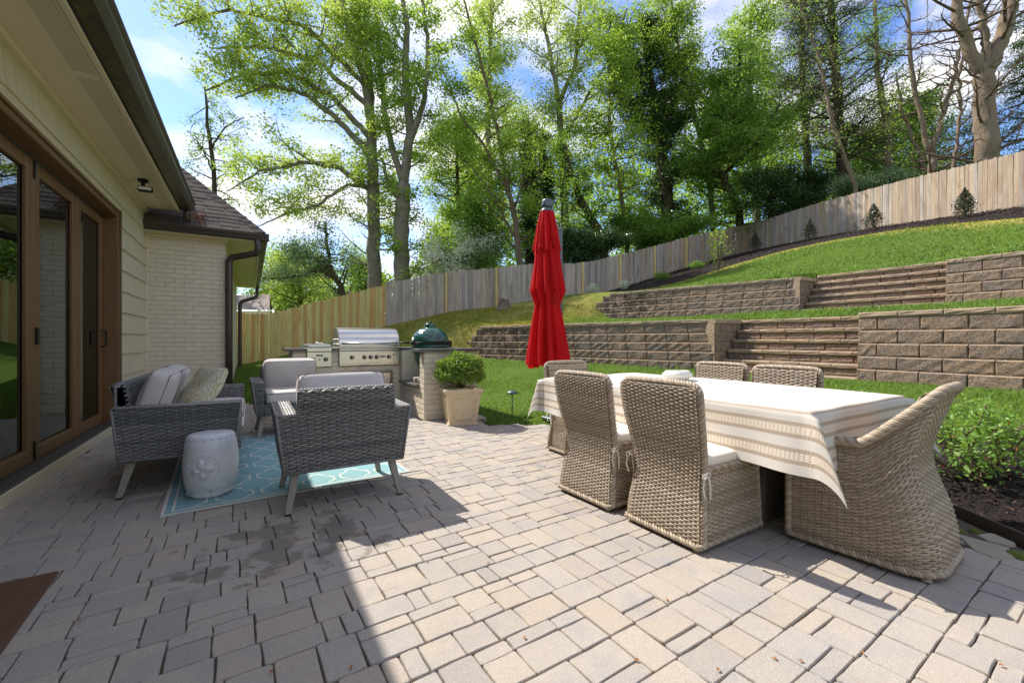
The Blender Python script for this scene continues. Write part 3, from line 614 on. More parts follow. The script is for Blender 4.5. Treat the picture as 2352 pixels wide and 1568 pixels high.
# ---------------------------------------------------------------- house
def build_house():
    H=thing('house','cream house with wood framed glass doors, shingle siding and a painted brick wing','house',(-1.4,6,0))
    WX=-1.43; BY=8.9; WXR=-.36
    def B(name,mat,lo,hi,par=H,b=.004): return MB().bbox(lo,hi,b).build(name,mat,par)
    # walls behind the siding
    w=MB(); w.box((-1.75,-3,0),(WX,1.5,3.15)); w.box((-1.75,6.98,0),(WX,BY,3.15)); w.box((-1.75,1.5,2.62),(WX,6.98,3.15)); wall=w.build('wall','mortar',H)
    B('base_band','band_paint',(-1.62,-3,0),(-1.365,6.93,.095)); B('door_sill','sill_dark',(-1.66,1.2,.0952),(-1.372,6.905,.112))
    # shingles in courses
    sid=MB().box((WX-.002,6.9,.1),(WX+.004,BY,.12)).build('siding','shingle_paint',H); rg=random.Random(2); cache={}
    def shingle(y0,y1,z0,z1):
        k=(round(y1-y0,2),round(z1-z0,3),rg.randrange(3))
        if k not in cache:
            L,h=k[0],k[1]; q=np.random.default_rng(k[2]+int(L*100)); j=q.uniform(-.010,.003,2); T=.030
            V=[(0,.002,0+j[0]),(0,L-.006,0+j[1]),(T,L-.006,0+j[1]),(T,.002,0+j[0]),(0,.002,h+.02),(0,L-.006,h+.02),(.006,L-.006,h+.02),(.006,.002,h+.02)]
            cache[k]=MB().add(V,[(0,1,2,3),(7,6,5,4),(3,2,6,7),(0,3,7,4),(1,0,4,5),(2,1,5,6)]).mesh('shingle','shingle_paint')
        o=link('shingle',cache[k],sid); o.location=(WX+.001,y0,z0)
    zr=np.arange(.10,3.15,.272)
    for z in zr:
        z1=min(z+.272,3.15); lo=7.035 if z<2.6 else 1.0
        if z<2.68 and z1>2.68 and lo>7: pass
        y=lo
        while y<BY-.03:
            y1=min(y+rg.choice((.12,.16,.2,.26,.31)),BY)
            if BY-y1<.06: y1=BY
            if z+.005>=2.60 or y>=7.03: shingle(y,y1,z,z1)
            y=y1
    # row above the casing that is cut by it
    y=1.0
    while y<7.03:
        y1=min(y+rg.choice((.14,.2,.26,.31)),7.034)
        if 7.034-y1<.06: y1=7.034
        shingle(y,y1,2.695,2.82); y=y1
    # soffit, frieze, fascia, gutter, roof
    B('soffit','soffit_paint',(-1.75,-3,3.152),(-.96,8.62,3.168)); B('frieze_trim','trim_paint',(WX+.004,-3,3.105),(WX+.055,8.85,3.150))
    B('eave_trim','trim_paint',(-.985,-3,3.128),(-.945,8.62,3.151)); B('fascia','fascia_dark',(-.958,-3,3.170),(-.935,8.62,3.36))
    prof=np.array([(-.934,3.175),(-.815,3.165),(-.79,3.20),(-.775,3.225),(-.775,3.262),(-.755,3.285),(-.75,3.30),(-.765,3.30),(-.79,3.275),(-.79,3.235),(-.82,3.182),(-.934,3.19)])
    MB().prism(prof,-3,8.60,axis=1).build('gutter','gutter_mossy',H)
    MB().add([(-.80,-3.2,3.36),(-.80,16.8,3.36),(-6,16.8,7.4),(-6,-3.2,7.4),(-.80,-3.2,3.33),(-.80,8.62,3.33),(-6,8.62,7.3),(-6,-3.2,7.3)],[(0,1,2,3),(4,7,6,5)]).build('roof','roof_shingle_base',H)
    # flood light under the soffit
    m=MB(); m.lathe([(.055,3.151),(.055,3.12),(.001,3.12)],(-1.17,7.15,0),14); m.bbox((-1.19,7.12,3.06),(-1.15,7.17,3.12),.005); fl=m.build('flood_light','black_metal',H)
    MB().bbox((-1.215,7.06,2.985),(-1.065,7.13,3.055),.01).build('lamp_head','black_metal',fl); MB().bbox((-1.205,7.045,3.0),(-1.075,7.0585,3.04),.004).build('lens','label_white',fl)
    # sliding doors
    D=MB().bbox((-1.50,1.4,2.585),(-1.362,6.90,2.69),.006).build('door_frame','door_wood',H)
    MB().bbox((-1.62,6.905,.10),(-1.362,7.03,2.69),.006).build('casing','door_wood',D); MB().bbox((-1.352,6.97,.10),(-1.345,7.0,2.69),.002).build('casing_bead','door_wood',D)
    MB().bbox((-1.36,1.4,2.64),(-1.345,6.90,2.66),.003).build('casing_bead','door_wood',D); MB().box((-1.62,1.4,2.55),(-1.505,6.90,2.583)).build('head_track','sill_dark',D)
    ed=[(1.5,2.86),(2.86,4.96),(4.96,5.98),(5.98,6.90)]
    for i,(a,b) in enumerate(ed):
        x=-1.49; pn=MB(); st=.115 if i!=1 else .12
        f=MB().bbox((x-.05,a,.115),(x,a+st,2.548),.006).build('door_panel','door_wood',H)
        MB().bbox((x-.05,b-st,.115),(x,b-.002,2.548),.006).build('stile','door_wood',f); MB().bbox((x-.05,a+st,.115),(x-.002,b-st,.225),.006).build('rail','door_wood',f); MB().bbox((x-.05,a+st,2.45),(x-.002,b-st,2.548),.006).build('rail','door_wood',f)
        MB().box((x-.034,a+st-.01,.215),(x-.028,b-st+.01,2.46)).build('pane','door_glass',f)
        g=MB(); g.box((x-.022,a+st,.225),(x-.006,a+st+.012,2.45)); g.box((x-.022,b-st-.012,.225),(x-.006,b-st,2.45)); g.box((x-.022,a+st+.012,.2252),(x-.006,b-st-.012,.237)); g.build('glazing_bead','door_wood',f)
    MB().bbox((-1.49,4.985,1.06),(-1.472,5.02,1.20),.004).build('lock','black_metal',H); hd=MB(); hd.tube([(-1.488,6.80,1.02),(-1.45,6.80,1.03),(-1.45,6.80,1.20),(-1.488,6.80,1.21)],.010,6); hd.build('handle','black_metal',H)
    for z in (.13,2.40): MB().bbox((-1.49,4.952,z),(-1.478,4.975,z+.15),.003).build('hinge','black_metal',H)
    # room behind the glass
    r=MB(); r.box((-5.2,1.0,.02),(-1.66,7.4,.09)); r.build('room_floor','interior_floor',H); r=MB(); r.box((-5.3,.9,.09),(-5.2,7.5,2.9)); r.box((-5.2,.9,.09),(-1.76,1.0,2.9)); r.box((-5.2,7.4,.09),(-1.76,7.5,2.9)); r.box((-5.2,1.0,2.8),(-1.76,7.4,2.9)); r.build('room_wall','interior_wall',H)
    # brick wing
    wg=MB(); wg.box((-7,BY+.008,-.1),(WXR-.008,16.5,2.84)); wing=wg.build('brick_wall','mortar',H)
    brick_face(wing,np.array((-1.425,BY+.0085,0)),np.array((1,0)),np.array((0,-1)),WXR+1.425,0.0,2.76,.245,.0755,'painted_brick',random.Random(8))
    brick_face(wing,np.array((WXR-.0085,BY,0)),np.array((0,1)),np.array((1,0)),1.5,0.0,2.76,.245,.0755,'painted_brick',random.Random(9))
    B('wing_frieze','trim_paint',(-1.42,BY-.03,2.762),(WXR+.03,BY+.004,2.838)); B('corner_board','trim_paint',(WX+.004,BY-.035,.1),(WX+.04,BY-.002,3.1))
    B('wing_soffit','soffit_paint',(-1.42,BY-.20,2.842),(.14,16.9,2.856)); B('wing_fascia','trim_paint',(-1.42,BY-.222,2.80),(.162,BY-.202,2.93)); B('wing_fascia','trim_paint',(.142,BY-.20,2.80),(.162,16.9,2.93))
    pf=np.array([(0,0),(.075,0),(.09,.02),(.098,.05),(.115,.08),(.12,.115),(.11,.115),(.10,.09),(.085,.06),(.075,.012),(0,.012)])
    y0=BY-.2235; a=pf.copy(); g1=np.column_stack([y0-a[:,0],2.825+a[:,1]]); MB().prism(g1,-1.41,.285,axis=0).build('gutter','gutter_metal',H)
    g2=np.column_stack([.1635+a[:,0],2.825+a[:,1]]); MB().prism(g2,y0-.115,16.9,axis=1).build('gutter','gutter_metal',H)
    # wing roof, hip at the front right corner, shingles laid in rows on the front slope
    ey=BY-.29; ex=.235; ez=2.93; rf=MB(); R=4.2
    rf.add([(-6,ey,ez),(ex,ey,ez),(ex-R,ey+R,ez+R),(-6,ey+R,ez+R)],np.array([(0,1,2,3)])); rf.add([(ex,ey,ez),(ex,17,ez),(ex-R,17,ez+R),(ex-R,ey+R,ez+R)],np.array([(0,1,2,3)])); ro=rf.build('wing_roof','roof_shingle_base',H)
    s2=math.sqrt(.5); rs=random.Random(6); cc={}
    for k in range(22):
        t0=k*.115; off=rs.uniform(0,.3); x=-2.4-off
        while x<ex-(t0+.07)*s2-.02:
            w=rs.choice((.16,.2,.24,.3)); x1=min(x+w,ex-(t0+.07)*s2)
            if x1-x>.05:
                key=(round(x1-x,2),rs.randrange(2))
                if key not in cc: cc[key]=MB().bbox((.002,0,0),(key[0]-.002,.17,.010+.004*key[1]),.003).mesh('roof_tab','roof_shingle')
                o=link('roof_tab',cc[key],ro); o.location=(x,ey+t0*s2-.004,ez+t0*s2+.006); o.rotation_euler=(PI/4-.05,0,0)
            x=x1
    for k in range(16):
        t=k*.17*.577; c=np.array((ex-t,ey+t,ez+t+.028)); e=np.array((-1,1,1))/3**.5*.2; a1=np.array((1,1,-.0))*.075; f=np.array((-.075,-.0,-.075)); s=np.array((.0,.075,-.0))
        V=[c+(-.09,0,-.07),c+e+(-.09,0,-.07)+np.array((0,0,.004)),c+e+(0,0,.012),c+(0,0,.02),c+e+(0,.09,-.07),c+(0,.09,-.07)]
        V=[c+np.array((-.14,0,0)),c+e+np.array((-.14,0,-.008)),c+e+np.array((0,0,.008)),c+np.array((0,0,.018)),c+e+np.array((0,.14,-.008)),c+np.array((0,.14,0))]
        MB().add(V,[(0,1,2,3),(3,2,4,5)]).build('hip_cap','roof_shingle',ro)
    # pipes
    def pipe(name,pts,r=.042):
        P=np.array(pts,float); q=[P[0]]
        for i in range(1,len(P)-1):
            for s in (-.32,-.2,-.1,0,.1,.2,.32):
                a=P[i]; d=(P[i-1]-a) if s<0 else (P[i+1]-a); L=np.linalg.norm(d); k=min(.10,L*.45)/.32*abs(s); c=a+d/L*k; c=c*.9+.1*(P[i-1]+P[i+1]-2*a)*0+ .1*a; q.append(c)
        q.append(P[-1]); return MB().tube(q,r,12).build(name,'gutter_metal',H,True)
    pipe('downspout',[(.12,BY-.29,2.83),(.12,BY-.29,2.66),(.10,BY-.27,2.60),(-.27,BY-.07,2.52),(-.31,BY-.05,2.46),(-.31,BY-.05,1.4),(-.31,BY-.05,.02)],.055)
    pipe('downspout',[(.20,16.7,2.83),(.2,16.7,2.6),(.15,16.6,2.5),(-.22,16.45,2.35),(-.28,16.42,2.25),(-.28,16.42,.2),(-.2,16.35,.05)],.055)
    MB().tube([(-.86,8.52,3.22),(-.86,8.53,2.98)],.05,10).build('downspout','gutter_metal',H,True)
    MB().lathe([(.058,1.95),(.061,1.96),(.061,1.99),(.058,2.0)],(-.31,BY-.05,0),12).build('pipe_band','gutter_metal',H)
    # leaf litter caught at the gutter end
    rs3=np.random.default_rng(3); lf=MB()
    c=np.column_stack([rs3.normal(-.72,.05,90),rs3.normal(8.78,.06,90),rs3.normal(3.2,.02,90)]); c[:,2]=ez+(c[:,1]-ey)+.03+np.abs(rs3.normal(0,.02,90)); leaves(lf,c,.028,rs3); lf.build('leaf_litter','dry_leaf',H)['kind']='stuff'
    return H
def brick_face(parent,o,u,n,W,z0,z1,bl,bh,mat,rg,skip=None,proud=.010):
    """running bond of single bricks standing proud of a mortar face; o start corner, u along, n outwards"""
    ang=math.atan2(u[1],u[0]); flip=(np.array((-u[1],u[0]))@n)<0; key0=(mat,bl,bh); r=0; z=z0
    while z<z1-.02:
        h=min(bh,z1-z); s=-(bl/2 if r%2 else 0)
        while s<W-.01:
            a=max(s,0); b=min(s+bl,W)
            if b-a>.03 and not (skip and skip(a,b,z,z+h)):
                L=round(b-a,3); k=(key0,L,round(h,3),rg.randrange(3),flip)
                if k not in BM:
                    q=np.random.default_rng(k[3]+7); j=q.uniform(-.0022,.0022,4); t=proud; m=MB(); g=.0045; yy=(-1 if flip else 1)
                    V=[(g,0,g),(L-g,0,g),(L-g,0,h-g),(g,0,h-g),(g+.004,yy*(t+j[0]),g+.004),(L-g-.004,yy*(t+j[1]),g+.004),(L-g-.004,yy*(t+j[2]),h-g-.004),(g+.004,yy*(t+j[3]),h-g-.004)]
                    BM[k]=m.add(V,[(4,5,6,7),(0,1,5,4),(1,2,6,5),(2,3,7,6),(3,0,4,7)]).mesh('brick',mat)
                ob=link('brick',BM[k],parent); p=o[:2]+u*a; ob.location=(p[0],p[1],z); ob.rotation_euler=(0,0,ang)
            s+=bl
        z+=bh; r+=1
def leaves(mb,C,size,r,aspect=.62,up=0.0,flat=None,jit=.35,rnd=None):
    """leaf-sized folded quads, one at each centre"""
    n=len(C); d=r.normal(size=(n,3)); d/=np.linalg.norm(d,axis=1)[:,None]; e=r.normal(size=(n,3)); e-=d*(e*d).sum(1)[:,None]; e/=np.linalg.norm(e,axis=1)[:,None]
    if flat is not None:
        nn=np.array(flat)+r.normal(size=(n,3))*jit; nn/=np.linalg.norm(nn,axis=1)[:,None]; d-=nn*(d*nn).sum(1)[:,None]; d/=np.linalg.norm(d,axis=1)[:,None]; e=np.cross(nn,d)
    s=np.asarray(size)*r.uniform(.65,1.3,n); a=(d*s[:,None]*.5); b=e*(s*aspect*.5)[:,None]; k=np.cross(d,e)*(s*.12)[:,None]
    V=np.stack([C-a,C-b*1.0+k-a*.15,C+a,C+b*1.0+k-a*.15],1); F=np.arange(n*4).reshape(n,4)
    mb.add(V.reshape(-1,3),F,rnd=np.repeat(r.random(n) if rnd is None else rnd,4))
build_house()

# covered bag lying inside behind the glass
def storage_bag():
    t=thing('storage_bag','blue grey plastic storage bag with black straps behind the glass doors','storage bag',(-1.93,5.75,.09)); n=34
    def surf(u,v,g=0):
        x=np.cos(v)*np.cos(u); y=np.cos(v)*np.sin(u); z=np.sin(v); e=.45; f=lambda q:np.sign(q)*np.abs(q)**e
        w=1+.05*np.sin(u*7+v*5)+.04*np.sin(u*11-v*9); return np.stack([-1.83+(.25+g)*f(x)*w,5.70+(.80+g)*f(y)*w,.40+(.30+g)*f(z)*w],-1)
    u,v=np.meshgrid(np.linspace(0,2*PI,n*2),np.linspace(-PI/2,PI/2,n),indexing='ij'); MB().grid(surf(u,v)).build('bag','bag_plastic',t,True)
    for yy in (5.35,6.05):
        a=np.linspace(0,2*PI,40); x=-1.83+.285*np.sign(np.cos(a))*np.abs(np.cos(a))**.45; z=.40+.325*np.sign(np.sin(a))*np.abs(np.sin(a))**.45
        MB().grid(np.stack([np.stack([x,np.full(40,yy+k),z],-1) for k in (-.035,.035)],1)).build('strap','bag_strap',t,True)
storage_bag()

# ---------------------------------------------------------------- fences of single pickets
def picket_mesh(w,h,mat,seed,gap=.004):
    r=np.random.default_rng(seed); t=.018; c=.03; j=r.uniform(-.003,.003,4); o=[(gap,0),(w-gap,0),(w-gap+j[1],h-c),(w-gap-c,h),(gap+c,h),(gap+j[0],h-c)]
    return MB().prism(np.array(o),-t/2+j[2],t/2+j[2],axis=1).mesh('picket',mat)
def fence(label,p0,p1,mats,height,posts,post_mat,group=None,w=.142,step_h=None,matf=None,side=1,rail=True):
    p0=np.array(p0);p1=np.array(p1); d=p1-p0; L=np.linalg.norm(d); d/=L; nrm=np.array((-d[1],d[0]))*side; ang=math.atan2(d[1],d[0]); n=int(L/w); s=(np.arange(n)+.5)*L/n; q=p0+d*s[:,None]; zs=terrain(q[:,0],q[:,1]); k=np.ones(9)/9; zs=np.convolve(np.pad(zs,4,'edge'),k,'valid')
    t=thing('board_fence',label,'fence',(p0[0],p0[1],float(zs[0])),group); rg=random.Random(n); cache={}
    for i in range(n):
        mt=matf(s[i]/L,rg) if matf else mats; key=(mt,rg.randrange(4),rg.choice((0,.01,-.012,.02)))
        if key not in cache: cache[key]=picket_mesh(L/n,height+key[2]+.12,mt,key[1])
        pp=p0+d*(s[i]-L/n/2)+nrm*(.012 if i%2 and False else 0)*1.0; o=link('picket',cache[key],t); z=zs[i] if step_h is None else step_h(s[i]/L); o.location=(pp[0],pp[1],z-.12+rg.uniform(-.008,.008)); o.rotation_euler=(rg.uniform(-.006,.006),rg.uniform(-.005,.005),ang+rg.uniform(-.02,.02)); WI_set(o,t)
    for sp in posts:
        i=min(n-1,int(sp/L*n)); pp=p0+d*sp+nrm*.062; z=zs[i] if step_h is None else step_h(sp/L); o=MB().bbox((-.045,-.045,-.2),(.045,.045,height+.01),.005).build('fence_post',post_mat,t); o.location=(pp[0],pp[1],z); o.rotation_euler=(0,0,ang)
    if rail:
        for zz in (.3,height-.3):
            I=np.linspace(0,n-1,max(2,n//6)).astype(int); P=np.array([np.append(p0+d*s[i]-nrm*.03,(zs[i] if step_h is None else step_h(s[i]/L))+zz) for i in I]); MB().tube(P,.035,4).build('fence_rail','picket_grey',t)
    return t
def WI_set(o,t): pass
def grey_tan(f,rg): return 'picket_grey' if rg.random()>max(0,(f-.45)*1.9) else 'picket_tan'
fence('long weathered grey board fence with pale posts climbing the back slope',(4.94,18.4),(27.7,15.6),None,1.83,[2.45*k+.2 for k in range(1,9)],'post_new',matf=grey_tan,side=-1)
fence('tan board fence at the upper right behind the lawn and mulch bed',(27.7,15.6),tuple(FBs),None,1.83,[],'post_new',matf=lambda f,rg:'picket_tan' if rg.random()<.3+.6*f else 'picket_grey',side=-1)
fence('new yellow green board fence behind the grill',(-1.4,16.75),(4.92,18.38),'picket_new',1.80,[],'post_new',step_h=lambda f:.20+max(0,f-.30)*2.05,side=-1)
# ---------------------------------------------------------------- wicker
def weave(mb,bk,P,nrow,ncol,amp=.004,fill=.92,seed=0,stakes=True,back=.006):
    """woven strands over a surface P(u,v); mb gets strands, bk the dark inside sheet"""
    r=np.random.default_rng(seed); nu=2*ncol+1; us=np.linspace(0,1,nu); vs=(np.arange(nrow)+.5)/nrow; hw=.5/nrow*fill; U,V=np.meshgrid(us,vs,indexing='xy'); e=1e-3
    def nrm(U,V):
        du=P(np.clip(U+e,0,1),V)-P(np.clip(U-e,0,1),V); dv=P(U,np.clip(V+e,0,1))-P(U,np.clip(V-e,0,1)); n=np.cross(du,dv); return n/(np.linalg.norm(n,axis=-1,keepdims=True)+1e-12)
    N=nrm(U,V); idx=np.arange(nu); par=np.where(np.arange(nrow)%2==0,1,-1); off=amp*np.cos(PI*idx/2)[None,:]*par[:,None]+r.normal(0,amp*.12,(nrow,nu))
    rr=np.linalg.norm(P(U,np.clip(V+hw,0,1))-P(U,np.clip(V-hw,0,1)),axis=-1)*.5; A=P(U,V-hw)+N*(off-.25*rr)[...,None]; B=P(U,V)+N*(off+.55*rr)[...,None]; C=P(U,V+hw)+N*(off-.25*rr)[...,None]
    G_=np.stack([A,B,C],1); base=np.arange(nrow*3*nu).reshape(nrow,3,nu); F=np.stack([base[:,:-1,:-1],base[:,1:,:-1],base[:,1:,1:],base[:,:-1,1:]],-1).reshape(-1,4)
    tint=np.broadcast_to((r.random(nrow)*.9)[:,None,None],(nrow,3,nu))+r.uniform(0,.22,(nrow,3,nu)); mb.add(G_.reshape(-1,3),F,rnd=tint.reshape(-1))
    if stakes:
        nv=max(6,nrow//5); v2=np.linspace(0,1,nv); sw=.12/ncol; su=np.arange(1,ncol)/ncol; S,T=np.meshgrid(su,v2,indexing='ij'); Ns=nrm(S,T); a=P(S-sw,T)-Ns*.001; c=P(S,T)+Ns*(amp*.9); d=P(S+sw,T)-Ns*.001
        g=np.stack([a,c,d],2); b=np.arange(g[...,0].size).reshape(ncol-1,nv,3); F=np.stack([b[:,:-1,:-1],b[:,1:,:-1],b[:,1:,1:],b[:,:-1,1:]],-1).reshape(-1,4); mb.add(g.reshape(-1,3),F,rnd=.95)
    if bk is not None:
        u,v=np.meshgrid(np.linspace(0,1,9),np.linspace(0,1,9),indexing='ij'); bk.grid(P(u,v)-nrm(u,v)*back)
def bil(a,b,c,d):
    """surface from corners a(u0v0) b(u1v0) c(u1v1) d(u0v1)"""
    a,b,c,d=[np.array(q,float) for q in (a,b,c,d)]
    def P(u,v):
        u=np.asarray(u)[...,None]; v=np.asarray(v)[...,None]; return (a*(1-u)+b*u)*(1-v)+(d*(1-u)+c*u)*v
    return P
def braid(mb,pts,R,r,turns,strands=3,n=5,closed=False,dens=10):
    P=np.array(pts,float); L=np.r_[0,np.cumsum(np.linalg.norm(np.diff(P,axis=0),axis=1))]; m=int(turns*dens)+2; s=np.linspace(0,L[-1],m); q=np.column_stack([np.interp(s,L,P[:,k]) for k in range(3)])
    k=3; 
    for _ in range(2): q[1:-1]=(q[:-2]+2*q[1:-1]+q[2:])/4
    T=np.gradient(q,axis=0); T/=np.linalg.norm(T,axis=1)[:,None]+1e-12; A=np.zeros_like(q); ref=np.array((.31,.24,.92)); 
    a=np.cross(T[0],ref); a/=np.linalg.norm(a)
    for i in range(m):
        a=a-T[i]*(a@T[i]); a/=np.linalg.norm(a)+1e-12; A[i]=a
    B=np.cross(T,A)
    for j in range(strands):
        ph=2*PI*(s/L[-1]*turns+j/strands); mb.tube(q+R*(np.cos(ph)[:,None]*A+np.sin(ph)[:,None]*B),r,n,rnd=(j*.37+.1)%1)
def cushion_mesh(mb,c,h,e1=.35,e2=.28,n=18,puff=0.0,seed=0,R=None,wr=.0):
    """soft box: centre c, half sizes h"""
    u,v=np.meshgrid(np.linspace(-PI,PI,2*n,endpoint=False),np.linspace(-PI/2,PI/2,n),indexing='ij'); f=lambda q,e:np.sign(q)*np.abs(q)**e
    x=f(np.cos(v),e2)*f(np.cos(u),e1); y=f(np.cos(v),e2)*f(np.sin(u),e1); z=f(np.sin(v),.55)
    pf=1+puff*(1-x*x)*(1-y*y); w=wr*(np.sin(x*9+seed)*np.cos(y*8+seed*2)); P=np.stack([x*h[0],y*h[1],z*h[2]*pf*(1+w)],-1)
    if R is not None: P=P@np.array(R).T
    mb.grid(P+np.array(c),closed_u=True)
def rotY(a): c,s=math.cos(a),math.sin(a); return [[c,0,s],[0,1,0],[-s,0,c]]
def rotX(a): c,s=math.cos(a),math.sin(a); return [[1,0,0],[0,c,-s],[0,s,c]]
def rotZ(a): c,s=math.cos(a),math.sin(a); return [[c,-s,0],[s,c,0],[0,0,1]]

# dining chair, local: back at x=0, faces +x
def dining_chair(label,loc,rz):
    t=local_thing('wicker_chair',label,'chair',loc,rz,'wicker chairs around the dining table'); H_=.865
    hw=lambda z:.245-.028*np.exp(-((z-.34)/.17)**2)+.012*smoothstep((z-.5)/.34); px=lambda z:.010+.045*np.exp(-((z-.36)/.2)**2)-.045*smoothstep((z-.45)/.45)
    def backs(u,v): z=.035+v*(H_-.045); y=(.5-u)*2*hw(z); return np.stack([px(z)-.004-.0*y,y,z],-1)
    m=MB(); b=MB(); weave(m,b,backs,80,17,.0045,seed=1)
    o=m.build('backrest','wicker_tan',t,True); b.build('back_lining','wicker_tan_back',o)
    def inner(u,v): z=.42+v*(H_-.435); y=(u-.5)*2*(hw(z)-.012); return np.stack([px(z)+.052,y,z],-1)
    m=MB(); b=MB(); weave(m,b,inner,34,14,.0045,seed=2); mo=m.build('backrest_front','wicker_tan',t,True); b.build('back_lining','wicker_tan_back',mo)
    m=MB()
    zz=np.linspace(.03,H_-.05,16); L_=[(px(z)+.02,hw(z)+.004,z) for z in zz]; Rr=[(px(z)+.02,-hw(z)-.004,z) for z in zz]; ww=hw(H_)+.004; cr_=.05; top=[(px(H_)+.022,ww-cr_+cr_*math.cos(a),H_-cr_+cr_*math.sin(a)) for a in np.linspace(0,PI/2,6)]+[(px(H_)+.022,y_,H_+.004*math.cos(y_*6)) for y_ in np.linspace(ww-cr_,-ww+cr_,8)[1:-1]]+[(px(H_)+.022,-ww+cr_-cr_*math.sin(a),H_-cr_+cr_*math.cos(a)) for a in np.linspace(0,PI/2,6)]
    loop=L_[:-1]+top+Rr[::-1][1:]; braid(m,loop,.012,.0095,30,4,5,dens=9)
    for s in (1,-1):
        q=[np.array((px(z)+.045,s*hw(z),z)) for z in (.42,.6,.8)]
        def edge(u,v,s=s): z=.43+v*(H_-.47); return np.stack([px(z)+u*.055 if True else 0,np.where(True,s*(hw(z)+.001),0),z],-1)
        sides=MB(); weave(sides,None,(lambda u,v,e=edge:e(u if s>0 else 1-u,v)),30,2,.003,stakes=False); sides.build('back_side','wicker_tan',t,True)
    m.build('braided_edge','wicker_tan',t,True)
    # seat box
    d=.575; zt=.415
    for nm,P,nr,nc in (('side_panel',bil((.03,-.243,.035),(d,-.245,.035),(d-.02,-.235,zt),(.05,-.225,zt)),33,17),('side_panel',bil((d,.245,.035),(.03,.243,.035),(.05,.225,zt),(d-.02,.235,zt)),33,17),('front_panel',bil((d,-.245,.035),(d,.245,.035),(d-.02,.235,zt),(d-.02,-.235,zt)),33,15)):
        m=MB(); b=MB(); weave(m,b,P,nr,nc,.0045,seed=nr+nc); o=m.build(nm,'wicker_tan',t,True); b.build('panel_lining','wicker_tan_back',o)
    m=MB(); braid(m,[(.0,.25,.035),(.0,-.25,.035),(d+.005,-.25,.035),(d+.005,.25,.035),(.0,.25,.035)],.009,.0078,36,3,5,dens=9); braid(m,[(.06,-.228,zt),(d-.02,-.238,zt),(d-.02,.238,zt),(.06,.228,zt)],.008,.009,22,3,5,dens=8); braid(m,[(d-.005,.243,.04),(d-.022,.236,zt)],.007,.008,7,3,5); braid(m,[(d-.005,-.243,.04),(d-.022,-.236,zt)],.007,.008,7,3,5); m.build('base_braid','wicker_tan',t,True)
    MB().box((.05,-.22,.39),(d-.03,.22,.405)).build('seat','wicker_tan_back',t)
    for x in (.03,d-.03):
        for y in (-.215,.215): MB().lathe([(.012,0),(.021,.004),(.021,.012),(.017,.014),(.022,.02),(.022,.030),(.018,.034),(.022,.042)],(x,y,0),10).build('foot','wicker_tan',t,True)
    m=MB(); cushion_mesh(m,(.325,0,.448),(.262,.228,.036),.22,.2,16,puff=.25); cu=m.build('seat_cushion','cushion_cream',t,True)
    for s in (1,-1):
        m=MB(); x=.045; y=s*.248
        for k in range(2): a=.010*(1 if k else -1); q=[(x,y,.40),(x+a*2,y+s*.012,.385),(x+a*3,y+s*.014,.34),(x+a*(3.6 if k else 1.2),y+s*.010,.29-.02*k)]; P=np.array(q); m.grid(np.stack([P-np.array((.006,0,0)),P+np.array((.006,0,0))],1))
        a=np.linspace(0,2*PI,12); 
        for k in (-1,1): m.tube(np.column_stack([x+k*(.016-.016*np.cos(a)),np.full(12,y+s*.012),.40+.013*np.sin(a)+.002*k]),.0035,4,closed=True)
        m.build('cushion_tie','tie_ribbon',cu)
    return t
c2=dining_chair('wicker dining chair nearest the camera, its back fully seen left of the armchair',(1.955,1.605,0),0.0)
copy_thing(c2,(1.935,2.235,0),.03,'second wicker dining chair on the house side of the table')
copy_thing(c2,(3.82,1.85,0),PI+.02,'wicker dining chair on the wall side of the table, right of the other')
copy_thing(c2,(3.87,2.46,0),PI-.02,'wicker dining chair on the wall side of the table, behind the white bowl')
copy_thing(c2,(2.78,3.45,0),-PI/2-.02,'wicker dining chair at the far end of the table under the red umbrella')

